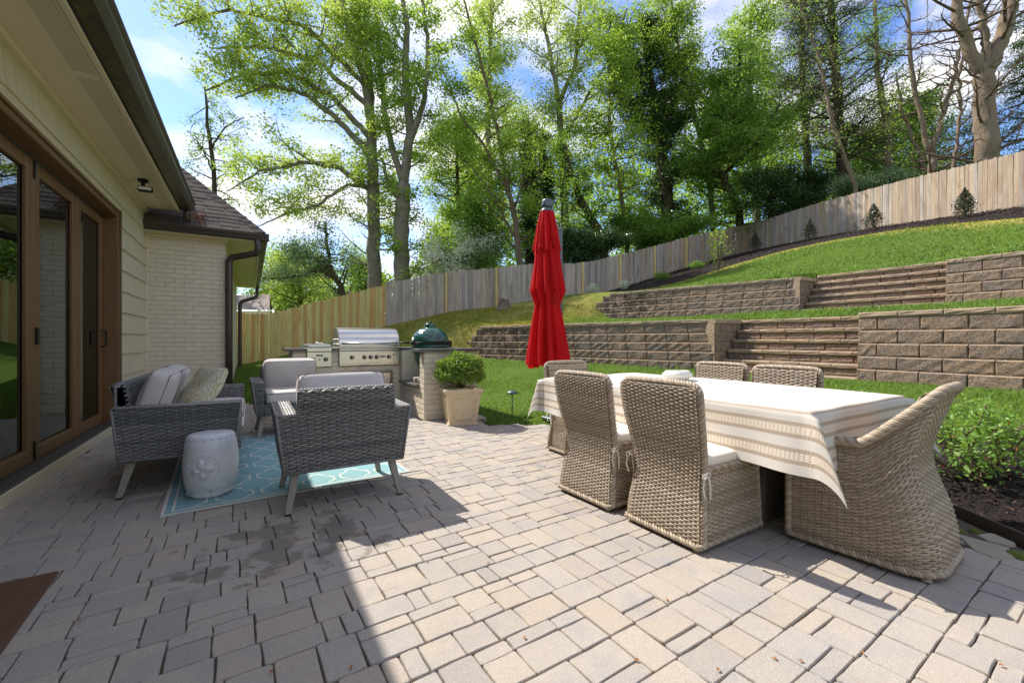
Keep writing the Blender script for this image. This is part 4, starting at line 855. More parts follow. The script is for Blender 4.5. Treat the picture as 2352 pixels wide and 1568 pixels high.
# armchair with sweeping arms, local: back at x=0, faces +x
def armchair():
    t=local_thing('wicker_armchair','wicker armchair with sweeping rolled arms at the near end of the table','armchair',(2.865,.635,0),PI/2+.06,None)
    W=.282; D=.60; Rr=.13
    seg=[]                                       # plan outline from right front, round the back, to left front
    seg+= [(x,-W) for x in np.linspace(D,Rr,14)]; seg+=[(Rr-Rr*math.sin(a),-W+Rr-Rr*math.cos(a)) for a in np.linspace(0,PI/2,8)[1:]]; seg+=[(0,y) for y in np.linspace(-W+Rr,W-Rr,12)[1:-1]]; seg+=[(Rr-Rr*math.cos(a),W-Rr+Rr*math.sin(a)) for a in np.linspace(0,PI/2,8)]; seg+=[(x,W) for x in np.linspace(Rr,D,14)[1:]]
    S=np.array(seg); L=np.r_[0,np.cumsum(np.linalg.norm(np.diff(S,axis=0),axis=1))]; L/=L[-1]
    Rt=.13; s1=[(x,-W) for x in np.linspace(D,Rt,12)]+[(Rt-Rt*math.sin(a),-W+Rt-Rt*math.cos(a)) for a in np.linspace(0,PI/2,12)[1:]]; s1=np.array(s1+[(x,-y) for x,y in s1[::-1]][1:]); L1=np.r_[0,np.cumsum(np.linalg.norm(np.diff(s1,axis=0),axis=1))]; L1/=L1[-1]
    def plan_top(u): return np.interp(u,L1,s1[:,0]),np.interp(u,L1,s1[:,1])
    def ztop(x): return .585+.285*np.clip((.27-x)/.27,0,1)**1.45
    def plan(u): return np.interp(u,L,S[:,0]),np.interp(u,L,S[:,1])
    def shift(x,z): k=np.clip(1-x/.36,0,1); return k*(.10*np.exp(-((z-.52)/.24)**2)-.0*z)
    def outer(u,v):
        x0,y0=plan(1-u); x1,y1=plan_top(1-u); k=smoothstep(v*1.15); x=x0*(1-k)+x1*k; y=(y0*(1-k)+y1*k)*(1-.11*k*np.clip(1-x1/.25,0,1)); zt=ztop(x1); z=.035+v*(zt-.035); fl=1-.04*np.exp(-((z-.5)/.2)**2); return np.stack([x+shift(x,z),y*fl,z],-1)
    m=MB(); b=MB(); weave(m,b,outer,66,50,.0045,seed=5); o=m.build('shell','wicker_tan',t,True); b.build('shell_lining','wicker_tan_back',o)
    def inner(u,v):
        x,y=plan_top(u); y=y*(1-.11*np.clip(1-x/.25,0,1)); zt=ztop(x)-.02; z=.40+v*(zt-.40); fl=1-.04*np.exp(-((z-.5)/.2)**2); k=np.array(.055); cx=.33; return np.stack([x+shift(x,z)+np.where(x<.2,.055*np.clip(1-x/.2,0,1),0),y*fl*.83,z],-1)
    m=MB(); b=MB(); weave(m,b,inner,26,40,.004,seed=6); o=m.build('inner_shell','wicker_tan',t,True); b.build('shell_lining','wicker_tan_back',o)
    us=np.linspace(0,1,70); xb,yb=plan(us); x,y=plan_top(us); y=y*(1-.11*np.clip(1-x/.25,0,1)); z=ztop(x); roll=np.column_stack([x+shift(x,z)-.008*np.clip(1-x/.3,0,1),y*.965,z+.0]); m=MB(); braid(m,roll,.015,.0095,22,6,5,dens=10); m.tube(roll,.015,7,rnd=.2); 
    for e in (roll[0],roll[-1]): m.lathe([(.001,-.02),(.022,-.015),(.026,0),(.022,.015),(.001,.02)],e,10,axis=0,rnd=.4)
    m.build('rolled_edge','wicker_tan',t,True)
    m=MB(); bs=np.column_stack([xb,yb*1.01,np.full(70,.035)]); bs=np.vstack([bs,bs[:1]]); braid(m,bs,.010,.0085,48,3,5,dens=8)
    for s in (-1,1): braid(m,[(D,s*W,.04),(D,s*W*.965,.585)],.009,.010,12,3,5)
    m.build('base_braid','wicker_tan',t,True)
    m=MB(); b=MB(); weave(m,b,bil((D,-W,.035),(D,W,.035),(D,W*.97,.40),(D,-W*.97,.40)),30,15,.0045,seed=9); o=m.build('front_panel','wicker_tan',t,True); b.build('panel_lining','wicker_tan_back',o)
    m=MB(); cushion_mesh(m,(.38,0,.44),(.205,.215,.04),.22,.2,14,puff=.2); m.build('seat_cushion','cushion_cream',t,True)
    for x_ in (.05,D-.05):
        for y_ in (-.24,.24): MB().lathe([(.012,0),(.024,.004),(.024,.012),(.019,.014),(.025,.02),(.025,.030),(.020,.034),(.025,.045)],(x_,y_,0),10).build('foot','wicker_tan',t,True)
armchair()

# ---------------------------------------------------------------- dining table, cloth, bowl
TX0,TX1,TY0,TY1,TZ=2.34,3.56,1.02,3.24,.738
def table():
    t=thing('dining_table','weathered grey wood trestle table under the white striped cloth','table',(2.98,2.2,0)); MB().bbox((TX0+.01,TY0+.01,TZ-.055),(TX1-.01,TY1-.01,TZ-.004),.006).build('tabletop','table_wood',t)
    for yc in (1.46,3.0):
        z=np.linspace(.06,TZ-.1,14); hw=.20+.055*np.sin((z-.06)/(TZ-.16)*2*PI+.4)+.10*smoothstep((z-.45)/.2)+.05*smoothstep((.2-z)/.15); pr=[(2.98-a,b) for a,b in zip(hw,z)]+[(2.98+a,b) for a,b in zip(hw[::-1],z[::-1])]; pr=[(2.98-.42,.0),(2.98-.42,.06)]+pr+[(2.98+.42,.06),(2.98+.42,0)]
        # near leg board reaches the table corner
        hw2=.30+.035*np.sin(z*13); pr=[(2.98-a*1.0-.10*(1-b),b) for a,b in zip(hw2,z)]+[(2.98+a+.10*(1-b),b) for a,b in zip(hw2[::-1],z[::-1])]; pr=[(2.98-.42,0),(2.98-.42,.055)]+pr+[(2.98+.42,.055),(2.98+.42,0)]
        MB().prism(np.array(pr),yc-.075,yc+.075,axis=1).build('trestle','table_wood',t); MB().bbox((2.6,yc-.06,TZ-.10),(3.36,yc+.06,TZ-.056),.006).build('top_batten','table_wood',t)
    MB().bbox((2.93,1.54,.18),(3.03,2.92,.30),.008).build('stretcher','table_wood',t)
table()
def cloth():
    ov=.32; n=120; sx=np.concatenate([np.linspace(-ov,0,16)[:-1],np.linspace(0,TX1-TX0,26),np.linspace(0,ov,16)[1:]+TX1-TX0]); sy=np.concatenate([np.linspace(-ov,0,16)[:-1],np.linspace(0,TY1-TY0,60),np.linspace(0,ov,16)[1:]+TY1-TY0])
    X,Y=np.meshgrid(sx,sy,indexing='ij'); W,L=TX1-TX0,TY1-TY0; ox=np.where(X<0,X,np.where(X>W,X-W,0)); oy=np.where(Y<0,Y,np.where(Y>L,Y-L,0)); ax,ay=np.abs(ox),np.abs(oy); corner=(ax>0)&(ay>0)
    bx=np.clip(X,0,W); by=np.clip(Y,0,L); r=np.hypot(ax,ay); z=np.zeros_like(X); px=TX0+bx; py=TY0+by
    sgx=np.sign(ox); sgy=np.sign(oy); wav=(.016*np.sin(Y*7+1)+.010*np.sin(Y*17))*(ax/ov)+.0; wav2=.012*np.sin(X*11+.5)*(ay/ov)
    rd=.02; drop=lambda a:np.where(a<rd,a*a/(2*rd)*.9,a-rd*.55); outx=lambda a:np.where(a<rd,a*.6,rd*.6+.05*(a-rd))
    z=np.where(~corner,-(drop(ax)+drop(ay)),z); px=np.where(~corner,px+sgx*(outx(ax)+wav*(ax>0)),px); py=np.where(~corner,py+sgy*(outx(ay)+wav2*(ay>0)),py)
    ph=np.arctan2(ay,ax); fold=np.sin(2*ph)**1.2; dz=np.where(r<rd,r*.5,r-rd*.5); zc=-dz*(1-.10*fold); o1=.012+.35*r*fold*.9
    pxc=px+sgx*(np.cos(ph)*.012+.02+o1*.3*(.5+.5*np.cos(ph)))*np.clip(r/.03,0,1); pyc=py+sgy*(np.sin(ph)*.012+.02+o1*1.15*(.5+.5*np.sin(ph)))*np.clip(r/.03,0,1)
    z=np.where(corner,zc,z); px=np.where(corner,pxc,px); py=np.where(corner,pyc,py)
    top=(~corner)&(ax==0)&(ay==0); z=z+np.where(top,.007*vnoise(X*5,Y*5,2)+.004*np.exp(-((Y-1.1)/.03)**2)+.003*np.exp(-((X-.6)/.03)**2),.0)+TZ+.004
    ed=np.minimum(np.minimum(X+ov,W+ov-X),np.minimum(Y+ov,L+ov-Y)); al=np.where(np.minimum(X+ov,W+ov-X)<np.minimum(Y+ov,L+ov-Y),Y,X)
    o=MB().grid(np.stack([px,py,z],-1),edge=ed,along=al).build('tablecloth','cloth',None,True); tag(o,'white tablecloth with taupe patterned border bands on the dining table','tablecloth')
cloth()
tag(MB().lathe([(.001,0),(.075,0),(.082,.004),(.125,.045),(.128,.052),(.100,.078),(.097,.084),(.090,.084),(.092,.076),(.112,.052),(.07,.012),(.001,.010)],(3.18,2.42,TZ+.009),32).build('bowl','ceramic_white',None,True),'white angular ceramic bowl standing on the tablecloth','bowl')

# ---------------------------------------------------------------- grey wicker lounge set
def panel(parent,name,P,nr,nc,seed,amp=.0075):
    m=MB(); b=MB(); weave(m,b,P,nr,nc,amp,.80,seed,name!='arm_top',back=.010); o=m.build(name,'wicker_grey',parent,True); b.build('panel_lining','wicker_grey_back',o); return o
def lounge(name,label,loc,rz,W,D=.72,seats=1,group=None,cat='armchair'):
    """local: faces +y, back at y=0, width along x"""
    t=local_thing(name,label,cat,loc,rz,group); a=W/2; z0=.255; za=.625; zb=.775; ai=a-.115; k=.045      # k: taper to the bottom
    pn=lambda n,c,nr,nc,s:panel(t,n,bil(*c),nr,nc,s)
    nb=int(W/.042); pn('back_panel',((-a+k,.03,z0),(a-k,.03,z0),(a,0,za),(-a,0,za)),28,nb,1); pn('back_panel',((-ai,0,za),(ai,0,za),(ai-.01,-.03,zb),(-ai+.01,-.03,zb)),10,nb-4,2)
    pn('back_panel',((ai,.10,.40),(-ai,.10,.40),(-ai+.01,.04,zb),(ai-.01,.04,zb)),24,nb-4,3); pn('back_cap',((-ai+.01,-.03,zb),(ai-.01,-.03,zb),(ai-.01,.04,zb),(-ai+.01,.04,zb)),4,nb-4,4)
    for s in (1,-1):
        o=((s*(a-k),.03,z0),(s*(a-k),D-.04,z0),(s*a,D,za),(s*a,0,za)); i=((s*ai,D,za),(s*ai,.04,za),(s*ai,.04,.38),(s*ai,D,.38))
        pn('arm_panel',o if s>0 else (o[1],o[0],o[3],o[2]),28,15,5+s); pn('arm_panel',(i[2],i[3],i[0],i[1]) if s<0 else (i[3],i[2],i[1],i[0]),15,13,8+s)
        tp=((s*ai,0,za),(s*a,0,za),(s*a,D,za),(s*ai,D,za)); pn('arm_top',tp if s>0 else (tp[1],tp[0],tp[3],tp[2]),40,7,11+s)
        f=((s*ai,D,z0),(s*(a-k),D-.04,z0),(s*a,D,za),(s*ai,D,za)); pn('arm_front',(f[1],f[0],f[3],f[2]) if s>0 else f,24,4,14+s)
    m=MB()
    for s in (1,-1): m.tube([(s*(ai),0,za+.003),(s*a,0,za+.003),(s*a,D,za+.003),(s*ai,D,za+.003)],.009,6,rnd=.5); m.tube([(s*a,0,za),(s*(a-k),.03,z0)],.009,6,rnd=.3); m.tube([(s*a,D,za),(s*(a-k),D-.04,z0)],.009,6,rnd=.3)
    braid(m,[(-ai+.01,0,zb),(ai-.01,0,zb)],.010,.009,W*16,2,5,dens=8); braid(m,[(-ai+.01,-.005,zb),(-ai,-.002,za)],.006,.006,6,2,5); braid(m,[(ai-.01,-.005,zb),(ai,-.002,za)],.006,.006,6,2,5)
    m.tube([(-a+k,.03,z0),(a-k,.03,z0),(a-k,D-.04,z0),(-a+k,D-.04,z0),(-a+k,.03,z0)],.010,6,rnd=.2); m.build('edge_binding','wicker_grey',t,True)
    pn('front_apron',((a-k,D-.05,z0),(-a+k,D-.05,z0),(-ai,D-.03,.38),(ai,D-.03,.38)),8,nb,20)
    MB().box((-ai,.06,.36),(ai,D-.03,.375)).build('seat_base','wicker_grey_back',t)
    for sx in (-1,1):
        for y,dy in ((.10,-.07),(D-.13,.06)):
            x=sx*(a-.12); V=np.array([(x-.026,y-.028,z0+.03),(x+.026,y-.028,z0+.03),(x+.026,y+.028,z0+.03),(x-.026,y+.028,z0+.03)]); c=np.array((x+sx*.055,y+dy,.012)); lo=c+np.array([(-.017,-.018,0),(.017,-.018,0),(.017,.018,0),(-.017,.018,0)])
            lg=MB().add(np.vstack([lo,V]),[(0,3,2,1),(4,5,6,7),(0,1,5,4),(1,2,6,5),(2,3,7,6),(3,0,4,7)]).build('leg','chair_leg_wood',t); MB().bbox(c-np.array((.018,.019,.012)),c+np.array((.018,.019,0)),.003).build('foot_pad','black_metal',lg)
    sw=(2*ai-.01)/seats
    for i in range(seats):
        x=-ai+.005+sw*(i+.5); m=MB(); cushion_mesh(m,(x,(.10+D+.02)/2,.445),(sw/2-.004,(D-.08)/2,.072),.2,.18,18,puff=.12,seed=i,wr=.03); o=m.build('seat_cushion','cushion_grey',t,True)
        q=.002; e=[]; hx,hy=sw/2-.012,(D-.08)/2-.008; 
        for zz in (.395,.495): MB().tube([(x-hx,(.12+D)/2+hy,zz),(x+hx,(.12+D)/2+hy,zz)],.005,5).build('piping','piping',o,True)
        m=MB(); R=np.array(rotX(math.radians(72))); cushion_mesh(m,(x,.185,.665),(sw/2-.006,.205,.075),.25,.22,18,puff=.30,seed=i+3,wr=.05,R=R); o=m.build('back_cushion','cushion_grey',t,True)
        for sg in (-1,1):
            hy=.195; hx=sw/2-.018; loop=np.array([(-hx,-hy,sg*.055),(hx,-hy,sg*.055),(hx,hy,sg*.055),(-hx,hy,sg*.055)])@R.T+np.array((x,.185,.665)); MB().tube(np.vstack([loop,loop[:1]]),.0045,5).build('piping','piping',o,True)
    return t
cb=lounge('lounge_chair','grey wicker lounge chair with its back to the camera',(.557,2.985,0),0.0,.84,.70,1,'grey wicker lounge chairs on the rug')
copy_thing(cb,(.42,6.17,0),PI+.03,'grey wicker lounge chair facing the camera, in front of the grill')
lounge('sofa','dark grey wicker two seat sofa against the house doors',(-.80,4.62,0),-PI/2,1.50,.74,2,None,'sofa')
def pillow():
    m=MB(); n=22; u,v=np.meshgrid(np.linspace(-1,1,n),np.linspace(-1,1,n),indexing='ij'); th=.085*((1-u**4)*(1-v**4))**.5; pin=1-.10*(u*u)*(1-v*v)*0-.07*(1-u*u)*np.abs(v)**3; pin2=1-.07*(1-v*v)*np.abs(u)**3
    R=np.array(rotZ(.35))@np.array(rotY(math.radians(-58)))
    for s in (1,-1): P=np.stack([u*.24*pin2,v*.24*pin,s*th+.006*np.sin(u*7+v*4)],-1)@R.T+np.array((-.36,4.52,.66)); m.grid(P)
    o=m.build('throw_pillow','paisley',None,True); tag(o,'cream and blue paisley throw pillow leaning on the sofa','pillow')
pillow()

# ---------------------------------------------------------------- stool, rug, mat
def stool():
    c=(-.236,3.72,.012); t=thing('garden_stool','white ceramic garden stool with a round floral medallion','stool',c); pr=[(.001,0),(.128,0),(.136,.010),(.141,.03),(.143,.045),(.147,.048),(.157,.10),(.164,.17),(.166,.22),(.164,.27),(.157,.34),(.149,.385),(.146,.388),(.142,.405),(.136,.418),(.126,.424),(.06,.426),(.001,.427)]
    MB().lathe(pr,c,56).build('body','stool_glaze',t,True); r=np.random.default_rng(0)
    for z,rad in ((.022,.140),(.403,.143)):
        for k in range(20):
            a=k*2*PI/20+.1; MB().lathe([(.007,-.002),(.0055,.003),(.0001,.006)],(0,0,0),8).xf(Matrix.Translation((c[0]+rad*math.cos(a),c[1]+rad*math.sin(a),c[2]+z))@Matrix.Rotation(a,4,'Z')@Matrix.Rotation(PI/2,4,'Y')).build('stud','stool_glaze',t,True)
    az=math.atan2(-c[1]-.5,-c[0]-1.25); m=MB(); Z=.205; Rm=.098
    def onb(du,dv,h):
        a=az+du/.165; z=Z+dv; rad=np.interp(z,[p[1] for p in pr[3:14]],[p[0] for p in pr[3:14]])+h; return np.array((c[0]+rad*math.cos(a),c[1]+rad*math.sin(a),c[2]+z))
    for k in range(48):
        a=k*2*PI/48; p=onb(Rm*math.cos(a),Rm*math.sin(a),.001); m.lathe([(.0001,-.006),(.0045,-.004),(.006,0),(.0045,.004),(.0001,.006)],p,6)
    P=[[onb(q*math.cos(a),q*math.sin(a),h) for a in np.linspace(0,2*PI,40)] for q,h in ((Rm-.008,.0005),(Rm-.010,.003),(Rm-.014,.002))]; m.grid(np.array(P))
    for k in range(4):
        a0=PI/4*0+k*PI/2+.15
        for f in np.linspace(-.42,.42,7):
            L=Rm-.02-abs(f)*.04; q=[onb(s*L*math.cos(a0+f*s**.7),s*L*math.sin(a0+f*s**.7),.002+.010*math.sin(PI*min(1,s*1.05))) for s in np.linspace(.2,1,9)]; m.tube(q,np.array([.004,.006,.0075,.008,.0085,.0085,.008,.006,.002])*.75,6)
    for rr,h in ((.022,.007),(.012,.010)): m.tube([onb(rr*math.cos(a),rr*math.sin(a),h) for a in np.linspace(0,2*PI,20)],.0042,6)
    m.lathe([(.0001,-.008),(.006,-.004),(.008,0),(.006,.004),(.0001,.008)],onb(0,0,.006),8); m.build('medallion','stool_glaze',t,True)
stool()
def rug():
    m=MB(); n=40; u,v=np.meshgrid(np.linspace(-.805,.805,n),np.linspace(-1.15,1.15,n),indexing='ij'); z=.0075+.0015*np.sin(u*7)*np.sin(v*5); m.grid(np.stack([u,v,z],-1)); m.box((-.805,-1.15,.001),(.805,1.15,.0058)); o=m.build('rug','rug',None); o.location=(.265,4.575,.001); o.rotation_euler=(0,0,math.radians(3.2)); tag(o,'aqua outdoor rug with a white trellis pattern under the lounge set','rug')
rug()
def mat():
    m=MB().bbox((-.60,-.80,0.001),(0,0,.014),.004); m.box((-.57,-.77,.0142),(-.03,-.03,.018)); o=m.build('door_mat','mat_fibre'); o.location=(-.765,2.83,.001); o.rotation_euler=(0,0,.04); tag(o,'brown door mat on the pavers at the lower left corner','door mat')
mat()
# ---------------------------------------------------------------- outdoor kitchen
def text_mesh(s,size,mat,M4,parent,name='lettering',bold=0.0):
    cu=bpy.data.curves.new('t','FONT'); cu.body=s; cu.size=size; cu.align_x='CENTER'; cu.align_y='CENTER'; cu.extrude=.0006; cu.offset=bold; cu.space_character=1.12
    ob=bpy.data.objects.new('t',cu); COL.objects.link(ob); dg=bpy.context.evaluated_depsgraph_get(); me=bpy.data.meshes.new_from_object(ob.evaluated_get(dg)); bpy.data.objects.remove(ob); me.transform(M4); me.materials.clear(); me.materials.append(M[mat]); return link(name,me,parent)
FY=6.713
FRONT=lambda x,z,y=FY:Matrix.Translation((x,y,z))@Matrix.Rotation(PI/2,4,'X')
def kitchen():
    t=thing('outdoor_kitchen','L shaped cream painted brick outdoor kitchen counter with dark stone top','kitchen counter',(1.7,6.9,0)); rg=random.Random(21)
    b=MB(); b.box((.515,FY+.008,0),(2.78,7.38,.934)); b.box((2.028,5.568,0),(2.812,5.752,.934)); b.box((2.028,5.752,0),(2.812,FY+.008,.438)); b.box((2.66,5.752,.438),(2.812,FY+.008,.934)); b.box((2.028,6.56,.438),(2.66,FY+.008,.934)); body=b.build('counter_body','mortar',t)
    bk=lambda o,u,n,W,z0,z1,skip=None:brick_face(body,np.array(o),np.array(u),np.array(n),W,z0,z1,.198,.0705,'kitchen_brick',rg,skip)
    bk((.507+.0085,FY+.008,0),(1,0),(0,-1),1.505,0,.934,lambda a,b_,z,z1:(.13<a+.02 and b_<.55 and z>.68) or (a+.507>1.10 and z>.68) or (a+.507>1.14 and b_+.507<1.93 and z<.62))
    bk((.515,7.37,0),(0,-1),(-1,0),.655,0,.934); bk((2.028,5.568,0),(0,1),(-1,0),.184,0,.934); bk((2.028,5.752,0),(0,1),(-1,0),.808,0,.436); bk((2.028,6.56,0),(0,1),(-1,0),.15,0.4230,.934); bk((2.028,5.568,0),(1,0),(0,-1),.784,0,.934); bk((2.812,5.568,0),(0,1),(1,0),1.0,0,.934)
    S=lambda n,lo,hi:MB().bbox(lo,hi,.005).build(n,'counter_stone',t)
    S('countertop',(.42,6.65,.936),(.684,7.44,.976)); S('countertop',(1.021,6.65,.936),(1.112,7.44,.976)); S('countertop',(.686,7.30,.936),(1.019,7.44,.976)); S('countertop',(2.02,6.64,.936),(2.62,7.44,.976)); S('countertop',(2.622,5.79,.936),(2.88,7.44,.976)); S('countertop',(1.93,5.50,.936),(2.88,5.788,.976)); S('shelf_stone',(1.965,5.757,.44),(2.655,6.555,.475)); S('countertop',(1.114,7.34,.936),(2.018,7.44,.976))
    # access doors
    f=MB(); x0,x1,z0,z1=1.151,1.911,.05,.618; y=FY-.028
    f.bbox((x0,y,z0),(x0+.03,FY,z1),.004); f.bbox((x1-.03,y,z0),(x1,FY,z1),.004); f.bbox((x0+.0305,y,z1-.03),(x1-.0305,FY,z1),.004); f.bbox((x0+.0305,y,z0),(x1-.0305,FY,z0+.03),.004); fr=f.build('door_frame','stainless_dark',t)
    xm=(x0+x1)/2
    for a,b_ in ((x0+.033,xm-.002),(xm+.002,x1-.033)):
        d=MB().bbox((a,y+.010,z0+.033),(b_,FY-.001,z1-.033),.003).build('cabinet_door','stainless',t); hx=b_-.03 if a<xm-.1 else a+.03; MB().tube([(hx,y+.01,.25),(hx,y-.025,.26),(hx,y-.025,.43),(hx,y+.01,.44)],.008,8).build('door_handle','stainless',d,True)
kitchen()
def knob(par,x,z,y,r=.026):
    k=MB().lathe([(r*1.25,0),(r*1.25,.004),(r*1.05,.006)],(0,0,0),20).xf(Matrix.Translation((x,y,z))@Matrix.Rotation(PI/2,4,'X')).build('knob_bezel','stainless_dark',par,True)
    MB().lathe([(r*.95,.004),(r*.9,.028),(r*.8,.032),(.0001,.032)],(0,0,0),20).xf(Matrix.Translation((x,y,z))@Matrix.Rotation(PI/2,4,'X')).build('knob','knob_black',k,True); MB().bbox((x-.0035,y-.041,z-r*.85),(x+.0035,y-.030,z+r*.85),.001).build('knob_grip','stainless',k)
def plate(par,x,z,y,w,h):
    p=MB().bbox((x-w/2,y-.004,z-h/2),(x+w/2,y-.0002,z+h/2),.001).build('name_plate','label_black',par); text_mesh('COYOTE',h*.72,'label_white',Matrix.Translation((x,y-.0048,z))@Matrix.Rotation(PI/2,4,'X'),p)
def grill():
    t=thing('gas_grill','stainless steel built in gas grill with a curved hood and five knobs','grill',(1.566,7.0,.71)); X0,X1=1.116,2.016; yp=FY-.045
    MB().bbox((X0,yp,.712),(X1,FY-.001,.968),.006).build('control_panel','stainless',t); MB().bbox((X0-.004,yp-.012,.970),(X1+.004,FY+.6,.992),.006).build('ledge','stainless',t); MB().bbox((X0+.01,yp-.004,.925),(X1-.01,yp+.001,.945),.001).build('panel_trim','stainless_dark',t); MB().bbox((1.40,yp-.012,.715),(1.55,yp+.001,.722),.002).build('drip_tray_lip','stainless_dark',t); MB().bbox((X0,yp-.006,.742),(X1,yp+.001,.746),.001).build('panel_trim','stainless_dark',t)
    a=np.linspace(0,1,18); py=np.concatenate([[6.70,6.695],6.70+.30*(1-np.cos(a*PI/2))**1.0,[7.14,7.25,7.29]]); pz=np.concatenate([[.994,1.03],1.06+.225*np.sin(a*PI/2),[1.275,1.22,.994]])
    xs=np.linspace(X0+.008,X1-.008,9); G_=np.stack([np.stack([np.full(len(py),x),py,pz],-1) for x in xs],0); MB().grid(G_).build('hood','stainless',t,True)
    for x in (X0+.008,X1-.008): MB().prism(np.column_stack([py,pz]),x-.007,x+.007,axis=0).build('hood_end','stainless',t)
    MB().tube([(X0+.04,6.635,1.045),(X1-.04,6.635,1.045)],.015,12).build('hood_handle','stainless',t,True); MB().bbox((X0+.006,6.672,1.0),(X1-.006,6.690,1.030),.004).build('hood_lip','stainless',t)
    for x in (X0+.05,X1-.05): MB().bbox((x-.012,6.635,1.03),(x+.012,6.70,1.06),.004).build('handle_bracket','stainless',t)
    MB().lathe([(.038,0),(.038,.010),(.030,.014),(.0001,.012)],(0,0,0),24).xf(Matrix.Translation((1.545,6.752,1.150))@Matrix.Rotation(math.radians(62),4,'X')).build('thermometer','stainless_dark',t,True); MB().lathe([(.027,.0142),(.0001,.0150)],(0,0,0),24).xf(Matrix.Translation((1.545,6.752,1.150))@Matrix.Rotation(math.radians(62),4,'X')).build('thermometer_dial','label_white',t)
    for x in (1.295,1.475,1.566,1.657,1.843): knob(t,x,.835,yp)
    plate(t,1.752,.842,yp,.085,.024); MB().lathe([(.010,0),(.010,.012),(.0001,.014)],(0,0,0),12).xf(Matrix.Translation((1.915,yp,.86))@Matrix.Rotation(PI/2,4,'X')).build('light_button','knob_black',t)
    for z in (1.03,1.10): MB().lathe([(.012,-.02),(.016,0),(.012,.02)],(X0-.02,6.98,z),10,axis=0).build('hinge','stainless',t,True)
grill()
def burner():
    t=thing('side_burner','small stainless side burner with two knobs left of the big grill','side burner',(.85,7.0,.705)); yp=FY-.04
    MB().bbox((.686,yp,.707),(1.018,FY-.001,.925),.006).build('control_panel','stainless',t); MB().bbox((.683,yp-.008,.927),(1.021,7.29,.985),.008).build('housing','stainless',t); MB().bbox((.688,yp+.005,.987),(1.016,7.28,1.035),.014).build('lid','stainless',t); MB().tube([(.80,6.76,1.034),(.80,6.74,1.055),(.90,6.74,1.055),(.90,6.76,1.034)],.008,8).build('lid_handle','stainless',t,True)
    for x in (.765,.935): knob(t,x,.815,yp)
    plate(t,.852,.875,yp,.085,.024); MB().lathe([(.010,0),(.010,.012),(.0001,.014)],(0,0,0),12).xf(Matrix.Translation((.852,yp,.815))@Matrix.Rotation(PI/2,4,'X')).build('igniter','knob_black',t); MB().bbox((.90,yp-.010,.709),(1.0,yp+.001,.716),.002).build('drip_tray_lip','stainless_dark',t)
burner()
def kamado():
    c=np.array((2.33,6.165,0)); t=thing('kamado_cooker','dark green dimpled ceramic egg shaped cooker in the counter niche','cooker',(c[0],c[1],.54)); s=.279
    MB().lathe([(.001,.60),(.13,.60),(.155,.64),(.20,.72),(.245,.82),(.268,.92),(.279,1.0),(.281,1.035),(.255,1.036)],c,48).build('base','egg_green',t,True); MB().lathe([(.255,1.060),(.281,1.062),(.279,1.09),(.262,1.15),(.225,1.21),(.170,1.255),(.105,1.283),(.085,1.288)],c,48).build('dome','egg_green',t,True)
    MB().lathe([(.272,1.030),(.289,1.030),(.289,1.046),(.272,1.046)],c,48).build('band','black_metal',t,True); MB().lathe([(.272,1.050),(.289,1.050),(.289,1.066),(.272,1.066)],c,48).build('band','black_metal',t,True)
    MB().lathe([(.082,1.285),(.084,1.335),(.078,1.342),(.001,1.344)],c,28).build('chimney_cap','egg_green',t,True); MB().lathe([(.012,1.343),(.020,1.352),(.030,1.358),(.026,1.372),(.001,1.376)],c,14).build('cap_knob','egg_green',t,True)
    MB().bbox((2.60,6.10,.985),(2.66,6.24,1.09),.01).build('hinge','black_metal',t); MB().bbox((1.985,6.00,1.035),(2.05,6.09,1.075),.008).build('latch','black_metal',t); MB().tube([(2.02,6.20,1.055),(1.93,6.23,1.055),(1.90,6.30,1.055),(1.97,6.40,1.055)],.013,8).build('handle','black_metal',t,True); MB().bbox((2.185,5.985,.545),(2.30,6.02,.605),.004).build('draft_door','stainless',t)
    MB().lathe([(.15,.545),(.155,.57),(.14,.60)],c,30).build('foot_ring','stainless',t,True)
    rg=random.Random(3)
    for i,(x,y,a,lab) in enumerate(((2.15,5.90,.2,'grey tan paver block on the niche shelf, nearest the end pillar'),(2.12,6.16,1.4,'grey tan paver block on the niche shelf edge under the green cooker'))):
        o=MB().bbox((-.10,-.05,0),(.10,.05,.065),.008).build('brick_block','paver'); o.location=(x,y,.4765); o.rotation_euler=(0,0,a); tag(o,lab,'paver block','blocks under the cooker')
kamado()

